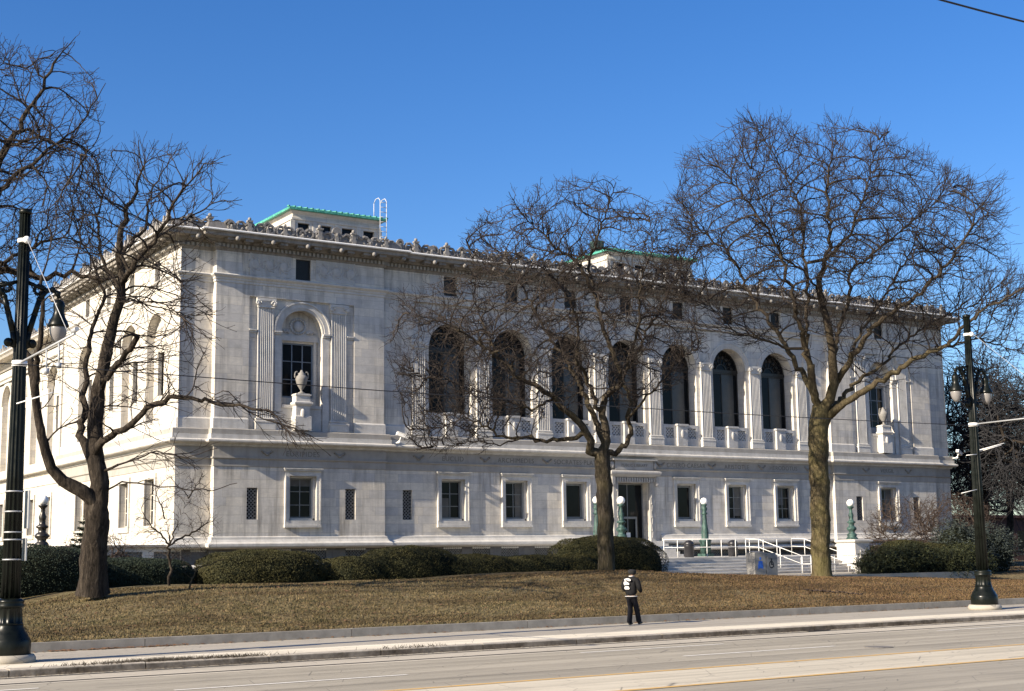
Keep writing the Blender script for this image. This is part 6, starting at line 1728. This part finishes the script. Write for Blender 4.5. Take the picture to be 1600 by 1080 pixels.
def far_tree(base, dep, poly, label, seed, n=1500, r=.4, half=5):
    T = Tree(seed, .5); x, y = base; ym = min(p[1] for p in poly); cx = sum(p[0] for p in poly) / len(poly); cy = sum(p[1] for p in poly) / len(poly)
    T.limb(LB(dep, [(x, y), (x + 4, (y + cy) / 2 + 30), (x + 2, cy + 50)], r, r * .7))
    for k in range(6):
        a = -2.9 + k * .52; T.limb(LB(dep, [(x + 2, cy + 50), (x + 2 + math.cos(a) * 40, cy + 50 + math.sin(a) * 50), (x + math.cos(a) * 95, cy + 45 + math.sin(a) * 110)], r * .5, .05, (-1) ** k * 3))
    T.colonize(px_attr(T.rg, poly, n, dep, half), 5, .62, 90, .32, (0, 0, .0)); k = T.sprout(.7, (3, 6), .42, .7, .2, (0, 0, .03), None, 0, .12, .95); T.sprout(.8, (2, 4), .34, .8, .25, (0, 0, .02), None, k, .12, .9)
    t = thing('distant_tree', tuple(T.P[0]), label, 'tree', 'bare trees beyond the right end of the library'); T.build(t, M['bark_dark'], M['twig_grey'], .018, 2.3, .09, 1.1)
far_tree((1535, 862), 112, [(1478, 600), (1500, 580), (1530, 560), (1560, 575), (1575, 640), (1580, 700), (1560, 760), (1520, 790), (1480, 780), (1470, 700)], 'distant bare tree just right of the building corner', 91, 4200, .42, 4)
far_tree((1612, 862), 106, [(1530, 600), (1570, 580), (1620, 590), (1680, 610), (1700, 700), (1690, 780), (1620, 790), (1570, 770), (1545, 720)], 'distant bare tree at the right edge of the picture', 92, 4600, .5, 4)
far_tree((1575, 862), 135, [(1500, 640), (1540, 620), (1600, 640), (1640, 700), (1640, 790), (1560, 800), (1500, 800)], 'farthest bare tree, low between the two distant ones', 93, 3800, .4, 5)
rg_ = np.random.default_rng(77); n_ = 42000
x_ = rg_.uniform(100, 260, n_); y_ = rg_.uniform(125, 190, n_); hh = 17 + 3.5 * np.sin(x_ / 5) + 1.5 * np.sin(x_ / 2.1 + y_); z_ = rg_.uniform(0, 1, n_) ** 1.1 * hh; L_ = rg_.uniform(.8, 3.0, n_); a_ = rg_.uniform(0, 6.28, n_); e_ = rg_.uniform(.2, 1.2, n_); w_ = rg_.uniform(.03, .08, n_)
D_ = np.stack([np.cos(a_) * np.cos(e_), np.sin(a_) * np.cos(e_), np.sin(e_)], 1) * L_[:, None]; P_ = np.stack([x_, y_, z_], 1)
V_ = np.stack([P_ + [0, 0, 0], P_ + np.stack([w_, w_ * 0, w_], 1), P_ + D_], 1).reshape(-1, 3)
tag(link('far_woods', npmesh('far_woods', V_, np.arange(3 * n_).reshape(-1, 3)), M['twig_grey']), 'far-off mass of bare woodland low behind the right end of the library', 'woods', kind='stuff')
t = thing('distant_brick_building', (110, 112, .1), 'dark red brick building glimpsed through the shrubs at the right', 'building')
mb = MB(); mpd = lambda a, b, d: (100 + a, 100 + d, b); wall_row(mb, mpd, 0, 60, -.2, 5.4, 0, [(3 + 4 * k, 5 + 4 * k, 1.6, 4.0, False, .2) for k in range(14)]); mb.box(100, 160, 100.3, 112, -.2, 5.4); mb.build('brick_wall', M['brick'], t)
mb = MB()
for k in range(14): pane(mb, mpd, 3 + 4 * k, 5 + 4 * k, 1.6, 4.0, .15)
mb.build('window', M['glass'], t); mb = MB(); mb.box(99.6, 160.4, 99.6, 112.4, 5.41, 5.7); mb.build('parapet', M['brick'], t)
sheet('park_path', 55, 150, 49.5, 51.4, .36, M['walk'])

# ================================================================== THE PERSON
M['jacket'] = plain('black_jacket', (0.011, 0.011, 0.012), 0.85, .1, scale=14, var=.4)
M['trouser'] = plain('dark_navy_trousers', (0.008, 0.008, 0.011), 0.85, .2, scale=14, var=.4)
M['shoe'] = plain('black_shoes', (0.012, 0.012, 0.012), 0.5)
M['skin'] = plain('skin', (0.16, 0.085, 0.05), 0.55, var=.1)
M['hood'] = plain('black_knit_hat', (0.012, 0.012, 0.013), 0.95, var=.4, scale=30)
M['print'] = plain('white_print', (0.50, 0.49, 0.48), 0.7, var=.05)
ps = thing('person', (27.4, 35.57, -.012), 'person in black jacket with white print on the back, walking right along the pavement', 'person', rz=math.atan2(.30, .95) - math.pi / 2)
def skin(name, verts, edges, mat, parent, root=0, sub=2):
    me = bpy.data.meshes.new(name); me.from_pydata([v[:3] for v in verts], edges, []); o = link(name, me, mat, parent)
    m = o.modifiers.new('skin', 'SKIN'); m.use_smooth_shade = True; m.branch_smoothing = .6
    for i, v in enumerate(verts):
        sv = me.skin_vertices[0].data[i]; sv.radius = (v[3], v[4] if len(v) > 4 else v[3]); sv.use_root = (i == root)
    s_ = o.modifiers.new('sub', 'SUBSURF'); s_.levels = sub; s_.render_levels = sub
    dg = bpy.context.evaluated_depsgraph_get(); me2 = bpy.data.meshes.new_from_object(o.evaluated_get(dg)); o.modifiers.clear(); o.data = me2
    if not me2.materials: me2.materials.append(mat)
    return o
# local frame: +Y forward, X to the person's right, Z up
LF = [(.10, .02, .92), (.115, .10, .50), (.11, .02, .09), (.12, .17, .05)]      # right leg forward (planted)
HP = (0, 0, .96, .10, .085)
V_ = [HP, (0, .0, 1.12, .13, .10), (0, .02, 1.30, .15, .11), (0, .03, 1.44, .12, .09), (0, .06, 1.52, .05), (0, .10, 1.62, .085, .10), (0, .12, 1.70, .08, .095),
      (.09, 0, .90, .085), (.09, .15, .50, .06), (.08, .26, .10, .045), (.09, .42, .06, .04),
      (-.09, 0, .90, .085), (-.08, .04, .50, .06), (-.07, -.04, .09, .045), (-.08, .12, .045, .04),
      (.20, .03, 1.42, .06), (.27, .00, 1.16, .048), (.23, .20, 1.02, .038), (.18, .27, 1.02, .034),
      (-.20, .03, 1.42, .06), (-.27, .00, 1.16, .048), (-.23, .20, 1.02, .038), (-.18, .27, 1.02, .034)]
E_ = [(0, 1), (1, 2), (2, 3), (3, 4), (4, 5), (5, 6), (0, 7), (7, 8), (8, 9), (9, 10), (0, 11), (11, 12), (12, 13), (13, 14), (3, 15), (15, 16), (16, 17), (17, 18), (3, 19), (19, 20), (20, 21), (21, 22)]
for s in (1, -1):      # five fingers on each hand
    hb = 18 if s > 0 else 22; hx, hy, hz = V_[hb][:3]
    for k, (dz, L) in enumerate(((.028, .07), (.010, .08), (-.008, .075), (-.025, .06))):
        i0 = len(V_); V_ += [(hx - s * .02, hy + .035, hz + dz, .011), (hx - s * .04, hy + .035 + L * .45, hz + dz - .01, .009), (hx - s * .065, hy + .03 + L * .6, hz + dz - .02, .008)]
        E_ += [(hb, i0), (i0, i0 + 1), (i0 + 1, i0 + 2)]
    i0 = len(V_); V_ += [(hx - s * .035, hy + .0, hz + .035, .012), (hx - s * .05, hy + .035, hz + .04, .010)]; E_ += [(hb, i0), (i0, i0 + 1)]
skin('body', V_, E_, M['skin'], ps)
def face_bits():
    mb = MB(); mb.ball((0, .215, 1.655), .018, 8, 6, 1, 1.2, 1.3); 
    for s in (-1, 1): mb.ball((s * .088, .11, 1.66), .026, 8, 6, .4, .8, 1.2)
    mb.build('face_features', M['skin'], ps, local=True)
    mb = MB()
    for s in (-1, 1): mb.ball((s * .032, .19, 1.685), .012, 8, 6)
    mb.build('eye', M['black'], ps, local=True)
face_bits()
skin('jacket', [(0, -.01, .90, .20, .16), (0, -.02, 1.06, .225, .17), (0, -.01, 1.26, .235, .17), (0, .01, 1.42, .19, .145), (0, .05, 1.51, .085), (.225, .01, 1.42, .098), (.315, -.01, 1.16, .085), (.26, .17, 1.03, .066), (-.225, .01, 1.42, .098), (-.315, -.01, 1.16, .085), (-.26, .17, 1.03, .066)],
     [(0, 1), (1, 2), (2, 3), (3, 4), (3, 5), (5, 6), (6, 7), (3, 8), (8, 9), (9, 10)], M['jacket'], ps)
skin('trousers', [(0, 0, .95, .14, .12), (.08, 0, .86, .108), (.085, .15, .50, .088), (.08, .255, .14, .088), (.08, .265, .07, .098), (-.08, 0, .86, .108), (-.08, .04, .50, .088), (-.07, -.04, .12, .088), (-.07, -.045, .055, .098)],
     [(0, 1), (1, 2), (2, 3), (3, 4), (0, 5), (5, 6), (6, 7), (7, 8)], M['trouser'], ps)
for (a, b) in (((.08, .22, .055), (.09, .43, .06)), ((-.07, -.08, .05), (-.08, .13, .045))):
    skin('shoe', [(*a, .055, .05), (*[(p + q) / 2 for p, q in zip(a, b)], .05, .045), (*b, .045, .035)], [(0, 1), (1, 2)], M['shoe'], ps, sub=1)
skin('hat', [(0, .04, 1.55, .115, .115), (0, .08, 1.66, .15, .16), (0, .085, 1.74, .125, .135)], [(0, 1), (1, 2)], M['hood'], ps)
mb = MB()
def back(x, z): return (x, -.190 - .012 * math.cos(x * 9) - .010 * math.sin((z - 1.0) * 5), z)
def patch(poly): 
    n = len(poly); b = len(mb.v); c = (sum(p[0] for p in poly) / n, sum(p[1] for p in poly) / n)
    poly = [(c[0] + (p[0] - c[0]) * .92, c[1] + (p[1] - c[1]) * .80) for p in poly]
    mb.v += [back(*p) for p in poly] + [back(*c)]
    for i in range(n): mb.f.append((b + i, b + (i + 1) % n, b + n)); mb.sm.append(False)
patch([(-.13, 1.44), (.0, 1.48), (.12, 1.45), (.145, 1.38), (.07, 1.36), (-.02, 1.40), (-.12, 1.37)])
patch([(-.15, 1.36), (-.06, 1.39), (.02, 1.35), (.08, 1.30), (.07, 1.24), (-.02, 1.26), (-.12, 1.22), (-.155, 1.28)])
patch([(-.12, 1.20), (-.04, 1.24), (.05, 1.22), (.09, 1.14), (.06, 1.10), (-.10, 1.10), (-.13, 1.14)])
mb.build('jacket_print', M['print'], ps, local=True)
mb = MB(); prof = [(1.03, 0), (1.045, .010), (1.03, .020)]
mb.lathe(prof, (0, -.01, .885), 28, .205, .17); mb.build('hem_stripe', M['print'], ps, local=True)
mb = MB(); mb.lathe([(1.0, 0), (1.03, .012), (1.0, .03)], (0, .03, 1.505), 20, .082, .09); mb.build('collar_stripe', M['print'], ps, local=True)
